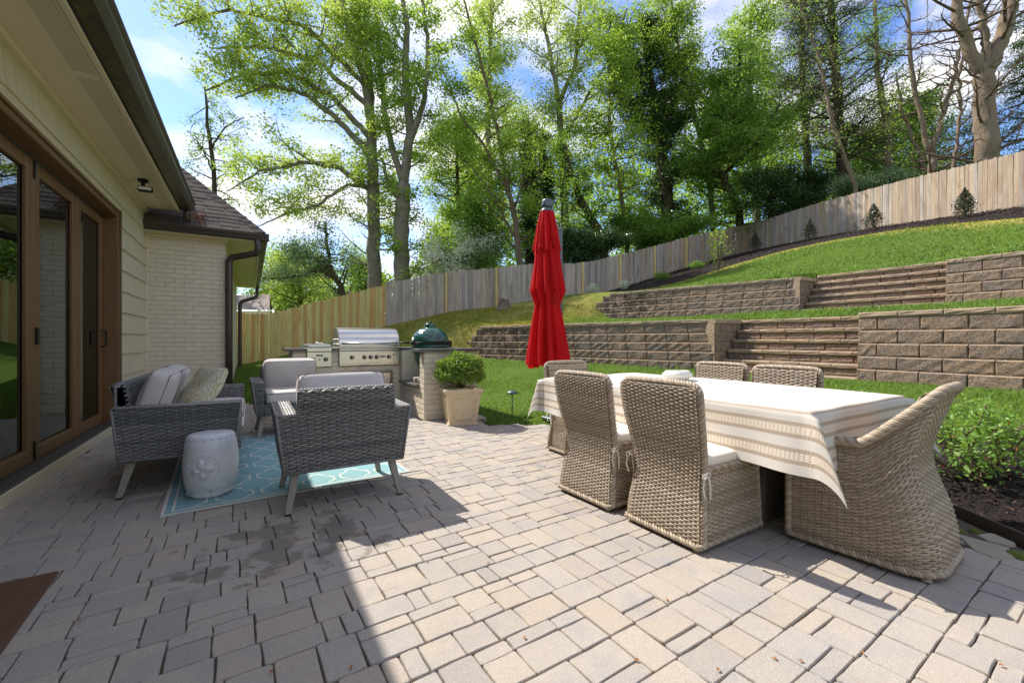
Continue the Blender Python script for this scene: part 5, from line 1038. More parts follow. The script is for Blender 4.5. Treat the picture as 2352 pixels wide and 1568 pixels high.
# ---------------------------------------------------------------- planter with boxwood
def planter():
    M4=Matrix.Translation((2.39,5.20,0))@Matrix.Rotation(math.radians(-14),4,'Z'); t=thing('planter','square tapered stone planter with framed panels beside the kitchen counter','planter',(2.39,5.20,0))
    def frus(m,a0,a1,z0,z1): V=[(-a0,-a0,z0),(a0,-a0,z0),(a0,a0,z0),(-a0,a0,z0),(-a1,-a1,z1),(a1,-a1,z1),(a1,a1,z1),(-a1,a1,z1)]; m.add(V,[(0,3,2,1),(4,5,6,7),(0,1,5,4),(1,2,6,5),(2,3,7,6),(3,0,4,7)])
    b=MB(); frus(b,.195,.19,0,.025); frus(b,.18,.225,.025,.40); b.xf(M4).build('pot','planter_stone',t); r=MB(); frus(r,.232,.240,.402,.415); frus(r,.240,.255,.415,.44); frus(r,.255,.250,.44,.462); r.xf(M4).build('rim','planter_stone',t)
    for k in range(4):
        Q=M4@Matrix.Rotation(k*PI/2,4,'Z'); m=MB(); h0,h1=.08,.355; c=.03; P=lambda u,z:np.array((u,-(.18+(z-.025)*.045/.375)-.002,z)); w0=.125; w1=.155
        L=[P(-w0+c,h0),P(w0-c,h0),P(w0,h0+c),P(w1,h1-c),P(w1-c,h1),P(-w1+c,h1),P(-w1,h1-c),P(-w0,h0+c)]; m.tube(L,.009,6,closed=True); m.xf(Q).build('panel_moulding','planter_stone',t,True)
    MB().box((-.22,-.22,.43),(.22,.22,.452)).xf(M4).build('soil','mulch',t)
    r=np.random.default_rng(12); s=thing('boxwood_shrub','round glossy boxwood shrub growing in the stone planter','shrub',(2.39,5.20,.45)); n=9000
    d=r.normal(size=(n,3)); d/=np.linalg.norm(d,axis=1)[:,None]; d=d[d[:,2]>-.55]; R=.33*(.94+.07*np.sin(d[:,0]*6+1)*np.sin(d[:,1]*5)+.06*np.sin(d[:,2]*9+d[:,0]*4)+.05*np.sin(d[:,0]*17)*np.sin(d[:,1]*15+d[:,2]*13))*(.66+.36*r.random(len(d))**.5+.10*(r.random(len(d))<.04)); C=d*R[:,None]*np.array((1,1,.80))+np.array((2.385,5.19,.675)); m=MB(); leaves(m,C,.034,r,.6); m.build('crown','leaf_box',s)
    m=MB(); q=np.array((2.39,5.2,.45))
    for k in range(40):
        e=r.normal(size=3); e[2]=abs(e[2])+.2; e/=np.linalg.norm(e); m.tube([q,q+e*.16+(0,0,.02),q+e*.33],[.006,.004,.002],4)
    m.build('stem','bark_twig',s)
    core=MB(); u,v=np.meshgrid(np.linspace(0,2*PI,16),np.linspace(-PI/2,PI/2,9),indexing='ij')
planter()
def path_light():
    t=thing('path_light','small dark mushroom path light in the grass','path light',(3.19,5.19,0)); z0=tz(3.19,5.19); MB().tube([(3.19,5.19,z0-.02),(3.19,5.19,.335)],.0075,8).build('post','umbrella_metal',t,True); MB().lathe([(.070,.328),(.080,.335),(.074,.352),(.050,.370),(.02,.378),(.0001,.380)],(3.19,5.19,0),24).build('cap','umbrella_metal',t,True)
path_light()

# ---------------------------------------------------------------- closed red umbrella
def umbrella():
    D=5.5; a=at(1256,780,D); cx,cy=a.x,a.y; t=thing('patio_umbrella','tall closed red cantilever umbrella beyond the dining table','umbrella',(cx,cy,0))
    zy=lambda y:CAM_H+(CY-y)/FPX*D; px=D/FPX
    def skirt(zs,rs,amp,n,nf,ph,lean=None,seed=0,hem=.0):
        th=np.linspace(0,2*PI,n,endpoint=False); zs=np.array(zs); rs=np.array(rs); amp=np.array(amp); r=np.random.default_rng(seed); k=(np.cos(nf*th+ph+.8*np.sin(2*th))+.45*np.cos((nf+3)*th+1.7*ph)+.35*np.cos((2*nf-1)*th+.4)); k=np.sign(k)*np.abs(k)**.7
        ln=np.zeros(len(zs)) if lean is None else np.array(lean); tw=np.linspace(0,.35,len(zs)); R=rs[:,None]*(1+amp[:,None]*k[None,:]); G_=np.zeros((len(zs),n,3)); T=th[None,:]+tw[:,None]*.5
        G_[...,0]=cx+R*np.cos(T)+ln[:,None]*CA; G_[...,1]=cy+R*np.sin(T)-ln[:,None]*SA; G_[...,2]=zs[:,None]; G_[-1,:,2]+=hem*np.cos(nf*th*.5+ph)
        if len(zs)>2: G_[-2,:,2]+=hem*.6*np.cos(nf*th*.5+ph)
        return G_
    P=lambda name,*q,**k:MB().grid(skirt(*q,**k),closed_v=True).build(name,'red_canvas',t,True)
    Z=lambda ys:[zy(y) for y in ys]
    def fine(ys,ws,am,m=18):
        yy=np.linspace(ys[0],ys[-1],m); return Z(yy),[np.interp(q,ys,ws)*px for q in yy],[np.interp(q,ys,am) for q in yy]
    z,r,am=fine([487,520,560,577],[15,21,26,27.5],[.08,.13,.18,.22]); P('canopy_vent',z,r,am,160,11,.3,seed=1,hem=.02)
    z,r,am=fine([560,600,640,668,672],[24,27,32,35.5,35],[.10,.13,.16,.18,.18]); P('canopy',z,r,am,190,11,1.1,seed=2,hem=.03)
    z,r,am=fine([668,680,692,700,712,740,780,815,838],[34,31,28,26,27,31,36,40,42],[.2,.18,.15,.12,.15,.18,.2,.22,.22],26); P('canopy_skirt',z,r,am,200,10,2.0,seed=3,hem=.045)
    q=[(cx+.118*math.cos(k),cy+.118*math.sin(k),zy(697)+.008*math.sin(2*k)) for k in np.linspace(0,2*PI,24,endpoint=False)]; MB().tube(q,.007,6,closed=True).build('tie_cord','red_canvas',t,True)
    e=np.array((cx-.09*CA-.07*SA,cy+.09*SA-.07*CA,zy(697))); m=MB(); m.tube([e,e+(-.03,0,-.05),e+(-.045,0,-.10)],.005,5); m.tube([e,e+(.01,0,-.04),e+(0,0,-.09)],.005,5); m.build('cord_end','red_canvas',t,True)
    MB().lathe([(.085,zy(487)-.005),(.088,zy(485)),(.06,zy(480)),(.035,zy(476)),(.03,zy(470))],(cx,cy,0),20).build('hub','umbrella_metal',t,True)
    m=MB(); cushion_mesh(m,(cx+.01,cy,zy(468)),(.075,.055,.062),.6,.6,12); m.build('arm_joint','umbrella_metal',t,True)
    b=at(1281,780,5.75); m=MB().bbox((-.05,-.05,.05),(.05,.05,CAM_H+(CY-531)/FPX*5.75),.006); o=m.build('mast','umbrella_metal',t); o.location=(b.x,b.y,0); o.rotation_euler=(0,0,-YAW+.5)
    zt=CAM_H+(CY-527)/FPX*5.75; o=MB().bbox((-.055,-.055,zt-.03),(.055,.055,zt),.006).build('mast_cap','umbrella_metal',t); o.location=(b.x,b.y,0); o.rotation_euler=(0,0,-YAW+.5)
    MB().tube([(cx+.02,cy,zy(470)),(b.x,b.y,zt-.10)],.022,8).build('arm','umbrella_metal',t,True); MB().tube([(cx,cy,zy(480)),(cx,cy,zy(800))],.02,8).build('pole','umbrella_metal',t,True)
    o=MB().bbox((-.16,-.16,0),(.16,.16,.05),.01).build('base','umbrella_metal',t); o.location=(b.x,b.y,tz(b.x,b.y)-.01)
umbrella()

# ---------------------------------------------------------------- buildings beyond the fence
def neighbours():
    d=30; p=at(585,700,d); t=thing('shed','grey shingled shed roof showing above the yellow fence','shed',(p.x,p.y,0)); q=[at(x,y,dd) for x,y,dd in ((540,678,32),(619,676,31),(620,712,29),(538,712,30))]
    MB().add([tuple(v) for v in q],np.array([(0,1,2,3)])).build('roof','far_roof',t); e=[at(619,676,31),at(626,712,32.5),at(620,712,29)]; MB().add([tuple(v) for v in e],np.array([(0,1,2)])).build('gable','fascia_dark',t); m=MB(); a,b,c=q[3],q[2],at(626,712,32.5); V=[(v.x,v.y,z) for v in (a,b,c) for z in (0,v.z-.05)]; m.add(V,[(0,2,3,1),(2,4,5,3)]).build('wall','far_wall',t)
    d=42; t=thing('neighbour_house','low tan neighbour house with a hipped roof beyond the yellow fence','house',tuple(at(730,760,d)))
    zr=at(0,702,d).z; A,B,C_,D_=at(655,702,d),at(815,706,d-2),at(845,702,d+9),at(700,702,d+8); r0,r1=at(705,676,d+4),at(800,672,d+4)
    MB().add([tuple(v) for v in (A,B,C_,D_,r0,r1)],[np.array([(0,1,5,4)]),np.array([(1,2,5)]),np.array([(2,3,4,5)]),np.array([(3,0,4)])]).build('roof','far_roof',t); a,b,c=at(688,704,d+.6),at(808,707,d-1.4),at(838,704,d+8); V=[(v.x,v.y,z) for v in (a,b,c) for z in (-.5,zr-.02)]; MB().add(V,[(0,2,3,1),(2,4,5,3)]).build('wall','far_wall',t)
    for x in (717,760):
        p=at(x,712,d+.2); o=MB().bbox((-.35,-.03,-.35),(.35,.03,.35),.01).build('window','far_glass',t); o.location=p; o.rotation_euler=(0,0,-YAW)
neighbours()
# ---------------------------------------------------------------- trees
def limb(r,p,d,L,r0,n=6,wob=.16,up=.0,r1=.25):
    P=[np.array(p,float)]; d=np.array(d,float); d/=np.linalg.norm(d)
    for i in range(n):
        d=d+r.normal(0,wob,3)+np.array((0,0,up)); d/=np.linalg.norm(d); P.append(P[-1]+d*L/n)
    return np.array(P),np.linspace(r0,r0*r1,n+1)
def resample(P,R,m):
    P=np.array(P,float); L=np.r_[0,np.cumsum(np.linalg.norm(np.diff(P,axis=0),axis=1))]; s=np.linspace(0,L[-1],m); return np.column_stack([np.interp(s,L,P[:,k]) for k in range(3)]),np.interp(s,L,R),L[-1]
def tree(name,label,stems,bark,leaf,seed,n1=22,n2=7,L1=3.5,nl=14,ls=.2,start=.35,up=.25,spread=.45,droop=0.0,zmin=None,group='trees beyond the fence',bias=None,skipleaf=0.0,cat='tree',twig=True,lshape=.7,ends=4,taper=.75,flat=None):
    """stems: list of (points, radii); limbs, twigs and leaves grow on them"""
    r=np.random.default_rng(seed); base=stems[0][0][0]; z0=tz(base[0],base[1])-.3; t=thing(name,label,cat,(base[0],base[1],z0),group); tr=MB(); br=MB(); anc=[]
    for si,(P,R) in enumerate(stems):
        P=[np.array(q,float) for q in P]
        if si==0: P=[np.array((base[0]+(P[0][0]-P[1][0])*.2,base[1]+(P[0][1]-P[1][1])*.2,z0))]+P; R=[R[0]*1.2]+list(R)
        Q,Rr,L=resample(P,R,max(8,int(len(P)*5))); Q[1:-1]+=r.normal(0,.03,(len(Q)-2,3)); tr.tube(Q,Rr,10)
        k=max(2,int(n1*L/ max(1,sum(np.linalg.norm(np.diff(np.array(s[0]),axis=0),axis=1).sum() for s in stems))))
        for j in range(k):
            f=start+(1-start)*((j+r.random())/k); i=min(len(Q)-2,int(f*(len(Q)-1))); p=Q[i]; az=r.uniform(0,2*PI)
            d=np.array((math.cos(az),math.sin(az),up+r.normal(0,.2)))
            if bias is not None: d=d+np.array(bias)
            Ll=L1*(1-taper*.6*(f-start)/(1-start+1e-6))*r.uniform(.6,1.25); A,B=limb(r,p,d,Ll,min(.065,max(.018,Rr[i]*.42)),6,.11,.06-droop*.15); br.tube(A,B,4,cap=False)
            for q in range(n2):
                g=.25+.75*(q+r.random())/n2; ii=min(5,int(g*6)); a2=A[ii]+(A[ii+1]-A[ii])*(g*6-ii); dd=(A[ii+1]-A[ii]); dd=dd/np.linalg.norm(dd)+r.normal(0,.7,3)+np.array((0,0,.1-droop)); T,U=limb(r,a2,dd,Ll*.42*r.uniform(.5,1.2),max(.012,B[ii]*.5),3,.22,.03-droop*.2)
                if twig and leaf!='leaf_dark' and (nl<9 or q%4): br.tube(T,U,3,cap=False)
                anc+= [T[1+int(v)] + r.normal(0,.08,3) for v in np.linspace(0,2.01,ends)]
            anc.append(A[-1])
    tr.build('trunk',bark,t,True)
    br.build('branch',bark if bark!='bark_beech' else 'bark_twig',t,True)
    if nl>0 and anc:
        A=np.array(anc); dp=A[:,0]*SA+A[:,1]*CA; A=A[(A[:,2]<CAM_H+.80*dp+.1)|(r.random(len(A))<.04)]
        if zmin is not None: A=A[A[:,2]>zmin]
        if skipleaf: A=A[r.random(len(A))>skipleaf]
        A=A[r.random(len(A))<.53]; nl=int(nl*1.5); ls*=.74; C=np.repeat(A,nl,0)+r.normal(0,spread*.72,(len(A)*nl,3))*np.array((1,1,.6)); m=MB(); hue=np.clip(np.repeat(r.random(len(A)),nl)*.6+r.random(len(C))*.4,0,.999); leaves(m,C,ls,r,lshape,rnd=hue,flat=flat or (0,0,1),jit=.75); m.build('crown',leaf,t)
    return t
def st(d,pts,w,dd=0.0):
    """stem from photograph points at distance d; w = widths in photograph px"""
    k=len(pts); P=[tuple(at(x,y,d+dd*i/max(1,k-1))) for i,(x,y) in enumerate(pts)]; return (P,[q*d/FPX/2 for q in w])
def woods():
    # the two big maples above the corner of the yellow and the grey fence
    d=27; tree('maple_tree','tall maple with a grey trunk, left of its twin at the fence corner',[st(d,[(862,660),(858,560),(857,430),(853,300)],[34,30,27,23]),st(d,[(853,300),(838,190),(812,90),(770,-30)],[20,17,13,9]),st(d,[(853,300),(850,180),(826,60),(808,-40)],[18,15,11,8],2),
        st(d,[(858,440),(780,385),(700,372),(600,392),(520,440)],[14,11,8,5,2],-3),st(d,[(856,360),(770,270),(700,215),(620,195),(540,225)],[15,12,9,6,3],-3),st(d,[(854,320),(760,220),(670,170),(560,170),(470,210)],[14,11,8,6,3],-3),st(d,[(850,250),(740,150),(620,110),(480,110)],[13,10,7,3],-2),st(d,[(845,200),(700,60),(520,20),(400,60)],[12,9,6,3],-3),st(d,[(858,430),(800,425),(730,470),(660,490),(590,520)],[10,7,6,4,2],-3)],
        'bark_grey','leaf_yellow',1,n1=200,n2=6,L1=2.6,nl=12,ls=.21,start=.30,up=.25,spread=.42,zmin=8.2,bias=None)
    d=26; tree('maple_tree','tall maple with several stems, right of its twin at the fence corner',[st(d,[(925,650),(921,560),(925,470),(928,425)],[38,36,34,30]),st(d,[(928,425),(900,340),(880,230),(868,80),(860,-30)],[16,14,12,9,7],2),st(d,[(928,425),(942,300),(930,160),(935,60),(920,-30)],[22,20,17,13,9]),st(d,[(940,330),(975,230),(985,120),(965,-30)],[14,12,9,7],-1),st(d,[(925,470),(890,420),(880,370)],[12,9,6],1)],
        'bark_grey','leaf_spring',2,n1=62,n2=6,L1=2.2,nl=14,ls=.21,start=.08,up=.35,spread=.42)
    d=33; tree('bare_tree','thin leafless vine hung tree behind the house roof',[st(d,[(497,470),(490,380),(480,300),(470,200)],[10,9,7,4]),st(d,[(492,400),(465,340),(430,300)],[5,3,2]),st(d,[(485,340),(520,290),(560,270)],[5,3,2])],'bark_dark','leaf_mid',3,n1=34,n2=8,L1=2.6,nl=3,ls=.2,start=.2,droop=.5,spread=.3)
    d=22; tree('leaning_tree','small crooked tree leaning over the yellow fence',[st(d,[(803,712),(780,655),(757,615),(752,560),(748,510)],[16,13,10,7,4]),st(d,[(770,640),(735,620),(690,635),(640,640),(590,642)],[9,7,5,4,2],-1),st(d,[(755,600),(700,590),(650,595)],[6,4,2],1)],'bark_dark','leaf_pale',4,n1=40,n2=7,L1=1.7,nl=11,ls=.13,start=.25,spread=.4)
    tree('leafy_tree','pale green tree low behind the yellow fence',[st(36,[(690,700),(688,640),(684,590)],[12,9,5])],'bark_dark','leaf_yellow',5,n1=26,n2=7,L1=3.4,nl=16,ls=.22,start=.1,spread=.6)
    tree('spruce_tree','grey green spruce far behind the yellow fence',[st(46,[(735,700),(735,640),(735,585)],[12,8,3])],'bark_dark','leaf_pale',6,n1=60,n2=5,L1=2.6,nl=8,ls=.24,start=.05,up=-.1,droop=.15,spread=.4,taper=1.5)
    tree('leafy_tree','green tree behind the shed roof',[st(44,[(640,710),(640,650),(645,600)],[14,10,6])],'bark_dark','leaf_mid',7,n1=26,n2=7,L1=4.2,nl=18,ls=.28,start=.05,spread=.8)
    tree('leafy_tree','green bush tree between the two maple trunks and the yellow fence',[st(31,[(830,690),(825,640),(830,600)],[8,6,4])],'bark_dark','leaf_spring',8,n1=22,n2=7,L1=2.4,nl=16,ls=.2,start=.05,spread=.5)
    # dogwood with white bracts
    tree('dogwood_tree','white flowering dogwood behind the grey fence',[st(25,[(1035,650),(1030,600),(1020,575)],[8,6,4]),st(25,[(1032,610),(1075,585),(1105,575)],[5,4,2])],'bark_dark','leaf_white',9,n1=30,n2=7,L1=1.9,nl=12,ls=.15,start=.1,up=.05,spread=.35,lshape=.9)
    # bright slender trees left of the umbrella
    d=24; tree('slender_tree','slender leaning tree with bright leaves, trunk left of the umbrella',[st(d,[(1196,625),(1186,520),(1166,430),(1148,330),(1120,200),(1060,-20)],[13,12,10,9,7,4]),st(d,[(1170,450),(1110,330),(1060,270),(1015,150)],[7,5,4,2],-1),st(d,[(1190,560),(1125,440),(1080,380),(1010,330)],[6,5,3,2],1),st(d,[(1180,480),(1205,400),(1215,250)],[6,4,2],1)],'bark_twig','leaf_spring',10,n1=70,n2=6,L1=2.2,nl=13,ls=.18,start=.15,up=.4,spread=.42)
    tree('leafy_tree','bright green tree with low boughs right of the maple trunks',[st(29,[(1060,640),(1055,540),(1050,400),(1045,260)],[12,10,8,5])],'bark_dark','leaf_spring',11,n1=60,n2=7,L1=3.0,nl=16,ls=.2,start=.08,up=.1,spread=.5)
    d=32; tree('tall_tree','tall yellow green tree with forked stems above the umbrella',[st(d,[(1300,600),(1297,480),(1290,350),(1283,230)],[20,18,16,13]),st(d,[(1283,230),(1262,120),(1235,-20)],[11,9,6]),st(d,[(1285,240),(1320,150),(1335,-20)],[11,9,6]),st(d,[(1290,330),(1350,220),(1420,100)],[8,6,3])],'bark_grey','leaf_yellow',12,n1=70,n2=7,L1=3.4,nl=15,ls=.21,start=.15,up=.35,spread=.5)
    tree('tall_tree','tall yellow green tree left of the umbrella top',[st(34,[(1130,620),(1128,460),(1120,300),(1125,120),(1130,-40)],[16,14,12,9,6])],'bark_grey','leaf_yellow',13,n1=64,n2=7,L1=3.4,nl=15,ls=.22,start=.2,up=.3,spread=.5)
    tree('ivy_tree','dark ivy covered trunk just left of the umbrella',[st(30,[(1218,620),(1216,500),(1214,380),(1212,280)],[22,20,18,12])],'bark_dark','leaf_dark',14,n1=110,n2=4,L1=.8,nl=18,ls=.16,start=.02,up=.1,spread=.28)
    tree('ivy_tree','dark ivy covered trunk just right of the umbrella top',[st(31,[(1262,620),(1256,500),(1250,380),(1246,300)],[16,15,13,9])],'bark_dark','leaf_dark',15,n1=70,n2=4,L1=.8,nl=16,ls=.16,start=.02,up=.1,spread=.28)
    d=27; tree('leaning_tree','dark trunk leaning left above the grey fence right of the umbrella',[st(d,[(1388,560),(1365,515),(1335,462),(1312,400),(1296,330)],[20,18,16,12,8])],'bark_dark','leaf_mid',16,n1=22,n2=6,L1=2.0,nl=12,ls=.17,start=.3,spread=.4)
    # the big evergreen and its neighbours
    d=31; tree('holly_tree','huge dark ivy grown evergreen in the middle of the wood',[st(d,[(1535,560),(1530,430),(1512,300),(1490,170),(1478,40)],[30,28,24,18,10]),st(d,[(1515,330),(1460,250),(1425,150),(1418,70)],[13,11,8,5]),st(d,[(1520,300),(1565,200),(1580,110)],[12,9,6])],'bark_dark','leaf_dark',17,n1=120,n2=7,L1=1.9,nl=20,ls=.19,start=.02,up=.15,spread=.38)
    tree('leafy_tree','bright spring tree crown in front of the big evergreen top',[st(28,[(1440,580),(1425,430),(1400,300),(1400,150),(1440,20)],[10,9,8,6,4])],'bark_twig','leaf_spring',18,n1=60,n2=7,L1=2.8,nl=12,ls=.2,start=.3,up=.2,spread=.45)
    tree('leafy_tree','bright green tree at the top right of the big evergreen',[st(30,[(1640,560),(1630,420),(1600,280),(1560,120),(1540,-20)],[14,12,10,7,5])],'bark_twig','leaf_spring',19,n1=80,n2=7,L1=3.0,nl=13,ls=.2,start=.25,up=.2,spread=.48)
    d=28; tree('leafy_tree','bright green tree with a dark crooked limb right of the evergreen',[st(d,[(1705,540),(1690,460),(1655,400),(1640,385),(1665,330),(1690,250),(1700,120)],[18,17,15,14,12,9,6]),st(d,[(1660,400),(1740,330),(1790,240)],[9,7,4])],'bark_dark','leaf_mid',20,n1=90,n2=7,L1=2.9,nl=15,ls=.2,start=.08,up=.15,spread=.5)
    tree('leafy_tree','yellow green crown high over the crooked tree',[st(34,[(1740,540),(1735,400),(1720,200),(1725,20)],[16,14,10,6])],'bark_grey','leaf_spring',21,n1=64,n2=7,L1=3.6,nl=15,ls=.23,start=.3,up=.2,spread=.55)
    tree('holly_bush','dark glossy holly thicket behind the tan fence',[st(26,[(1820,520),(1815,470),(1810,400)],[14,11,6]),st(26,[(1815,500),(1870,440),(1890,400)],[9,7,4]),st(26,[(1815,500),(1760,450),(1750,400)],[9,7,4])],'bark_dark','leaf_dark',22,n1=76,n2=7,L1=1.7,nl=20,ls=.15,start=.02,up=.2,spread=.36)
    # sparse pines and bare trees to the right
    d=27; tree('pine_tree','tall dark pine with sparse brownish needles right of the holly',[st(d,[(1938,480),(1935,380),(1925,250),(1915,120),(1905,-30)],[24,22,20,17,13])],'bark_dark','leaf_needle',23,n1=80,n2=8,L1=3.3,nl=12,ls=.17,start=.28,up=.15,droop=.1,spread=.32,lshape=.28)
    d=22; tree('bare_tree','thin pale trunk leaning left in front of the pine',[st(d,[(1970,450),(1955,400),(1930,340),(1905,250),(1880,130),(1838,20),(1800,-20)],[9,8,8,7,6,5,4])],'bark_beech','leaf_mid',24,n1=34,n2=7,L1=2.4,nl=2,ls=.14,start=.3,up=.2,spread=.3)
    tree('bare_tree','tan trunk with knots between pine and forked tree',[st(30,[(2045,430),(2040,330),(2030,240),(2015,160),(2010,0)],[16,15,13,10,7])],'bark_beech','leaf_mid',25,n1=34,n2=7,L1=2.6,nl=7,ls=.18,start=.3,up=.2,spread=.4)
    d=19; tree('forked_tree','bare tree forking low into two stems behind the tan fence',[st(d,[(2141,410),(2140,370),(2138,350)],[15,14,13]),st(d,[(2138,350),(2118,290),(2100,190),(2088,100),(2082,-30)],[11,10,9,8,6]),st(d,[(2140,350),(2165,270),(2190,190),(2212,90),(2235,-20)],[11,10,8,7,5])],'bark_beech','leaf_spring',26,n1=44,n2=8,L1=2.2,nl=0,ls=.14,start=.25,up=.25,spread=.3)
    tree('bare_tree','slim bare trunk left of the forked tree',[st(20,[(2125,410),(2112,350),(2085,290),(2066,230),(2060,170)],[7,6,6,5,3])],'bark_beech','leaf_spring',27,n1=18,n2=7,L1=1.8,nl=2,ls=.13,start=.3,spread=.3)
    tree('bare_tree','slim bare trunk between the forked tree and the big beech',[st(18,[(2192,390),(2200,310),(2207,240),(2205,150),(2240,70),(2300,0)],[7,7,6,6,4,3])],'bark_beech','leaf_spring',28,n1=24,n2=7,L1=1.8,nl=0,ls=.13,start=.3,spread=.3)
    d=17; tree('beech_tree','massive pale beech trunk forking high at the right edge',[st(d,[(2272,380),(2265,300),(2262,230),(2262,165)],[44,41,38,37]),st(d,[(2258,170),(2225,110),(2205,50),(2195,-40)],[27,24,21,18]),st(d,[(2262,160),(2266,90),(2250,20),(2243,-40)],[17,15,13,11]),st(d,[(2266,165),(2300,90),(2318,20),(2325,-40)],[32,29,27,24])],'bark_beech','leaf_spring',29,n1=26,n2=9,L1=3.4,nl=0,ls=.14,start=.35,up=.1,spread=.3,bias=(-.6,.2,0))
    tree('hemlock_tree','dark drooping hemlock at the right picture edge',[st(23,[(2372,380),(2370,250),(2366,140),(2362,20)],[22,18,14,8])],'bark_dark','leaf_dark',30,n1=64,n2=8,L1=2.1,nl=12,ls=.15,start=.03,up=-.25,droop=.35,spread=.28,lshape=.4)
    tree('hemlock_tree','dark drooping hemlock behind the beech trunk',[st(29,[(2240,400),(2238,320),(2236,250)],[10,8,4])],'bark_dark','leaf_dark',31,n1=40,n2=7,L1=1.9,nl=7,ls=.15,start=.03,up=-.25,droop=.35,spread=.26,lshape=.4)
    tree('rhododendron_bush','pale green rhododendron thicket behind the tan fence',[st(23,[(2030,480),(2025,450),(2030,400)],[10,8,5]),st(23,[(2030,470),(2090,430),(2110,410)],[7,5,3]),st(23,[(2025,470),(1975,440),(1965,420)],[7,5,3])],'bark_dark','leaf_pale',32,n1=70,n2=7,L1=1.35,nl=16,ls=.16,start=.02,up=.1,spread=.30,lshape=.4)
    tree('leafy_tree','green tree behind the forked bare stems',[st(34,[(2120,420),(2110,330),(2090,230)],[10,8,5])],'bark_dark','leaf_mid',33,n1=44,n2=7,L1=3.0,nl=14,ls=.22,start=.2,spread=.5)
    tree('leafy_tree','green tree low behind the pine trunk',[st(33,[(1980,460),(1985,380),(1990,300)],[10,8,5])],'bark_dark','leaf_spring',34,n1=44,n2=7,L1=3.2,nl=14,ls=.22,start=.1,spread=.5)
    tree('leafy_tree','dark green evergreen crown at the top above the holly',[st(36,[(1860,500),(1850,300),(1840,100),(1850,-40)],[18,15,12,9])],'bark_dark','leaf_needle',35,n1=70,n2=8,L1=3.6,nl=14,ls=.2,start=.45,up=.1,spread=.45,lshape=.35)
    tree('evergreen_bush','dark green evergreen bush right behind the grey fence and umbrella',[st(24,[(1340,600),(1345,565),(1340,540)],[8,6,4]),st(24,[(1345,590),(1400,560),(1430,550)],[6,4,3]),st(24,[(1345,590),(1300,560),(1290,540)],[6,4,3])],'bark_dark','leaf_dark',36,n1=80,n2=7,L1=1.15,nl=20,ls=.13,start=.02,up=.15,spread=.28)
    tree('evergreen_bush','mixed green bush behind the grey fence below the big evergreen',[st(27,[(1500,570),(1500,530),(1490,500)],[8,6,4]),st(27,[(1500,560),(1570,530),(1620,520)],[6,4,3]),st(27,[(1500,560),(1450,530),(1430,500)],[6,4,3])],'bark_dark','leaf_mid',37,n1=80,n2=7,L1=1.5,nl=16,ls=.15,start=.02,up=.15,spread=.34)
    tree('leafy_tree','green understorey tree behind the fence left of the umbrella',[st(26,[(1100,630),(1098,580),(1105,520),(1100,460)],[7,6,5,3])],'bark_dark','leaf_mid',38,n1=50,n2=7,L1=2.1,nl=14,ls=.17,start=.05,up=.05,spread=.42)
    # the wood farther back reads as one mass
    r=np.random.default_rng(99); m=MB(); n=135000; x=r.uniform(640,2420,n); dd=r.uniform(42,70,n); u=(x-CX)/FPX; X=dd*(SA+CA*u); Y=dd*(CA-SA*u); gz=terrain(X[::40],Y[::40]); gz=np.interp(np.arange(n),np.arange(0,n,40)[:len(gz)],gz); hmax=(17+9*vnoise(x/60,dd/9,4))*np.interp(x,[640,960,1040,1800,2050,2420],[.35,.4,1,1.05,.62,.55]); z=-.5+r.random(n)**.85*hmax+np.clip((x-900)/1000,0,1)*6
    dens=vnoise(x/32,z/1.7,8)+.5*vnoise(x/11,z/.7,3)>.62; C=np.column_stack([X,Y,z])[dens]; leaves(m,C,.44,r,.7,flat=(0,0,1),jit=.8); o=m.build('far_wood','leaf_spring'); tag(o,'distant green wood seen between the nearer trees','wood',kind='stuff')
woods()

# ---------------------------------------------------------------- shrubs and small plants
def bush(name,label,p,h,w,leaf,seed,n,ls,cone=False,group=None,cat='shrub',stems=8,core=.45):
    r=np.random.default_rng(seed); p=np.array(p,float); t=thing(name,label,cat,tuple(p),group); m=MB(); d=r.normal(size=(n,3)); d/=np.linalg.norm(d,axis=1)[:,None]; q=r.random(n)**.4; z=(d[:,2]*q*.5+.5)*h; k=(np.clip(1.12-z/h,.08,1)*1.25 if cone else 1.0); k=k*(1+.25*np.sin(np.arctan2(d[:,1],d[:,0])*5+z*9/h)); C=np.column_stack([d[:,0]*q*w/2*k,d[:,1]*q*w/2*k,z+.03])+p; leaves(m,C,ls,r,.6); m.build('foliage',leaf,t); s=MB()
    for i in range(stems):
        a=r.uniform(0,2*PI); e=np.array((math.cos(a)*w*.3,math.sin(a)*w*.3,h*r.uniform(.55,.9))); s.tube([p,p+e*.5+(0,0,h*.1),p+e],[.012*h+.003,.008*h+.002,.003],4)
    s.build('stem','bark_twig',t); return t
def onslope(x,d): q=at(x,780,d); return (q.x,q.y,tz(q.x,q.y)+.04)
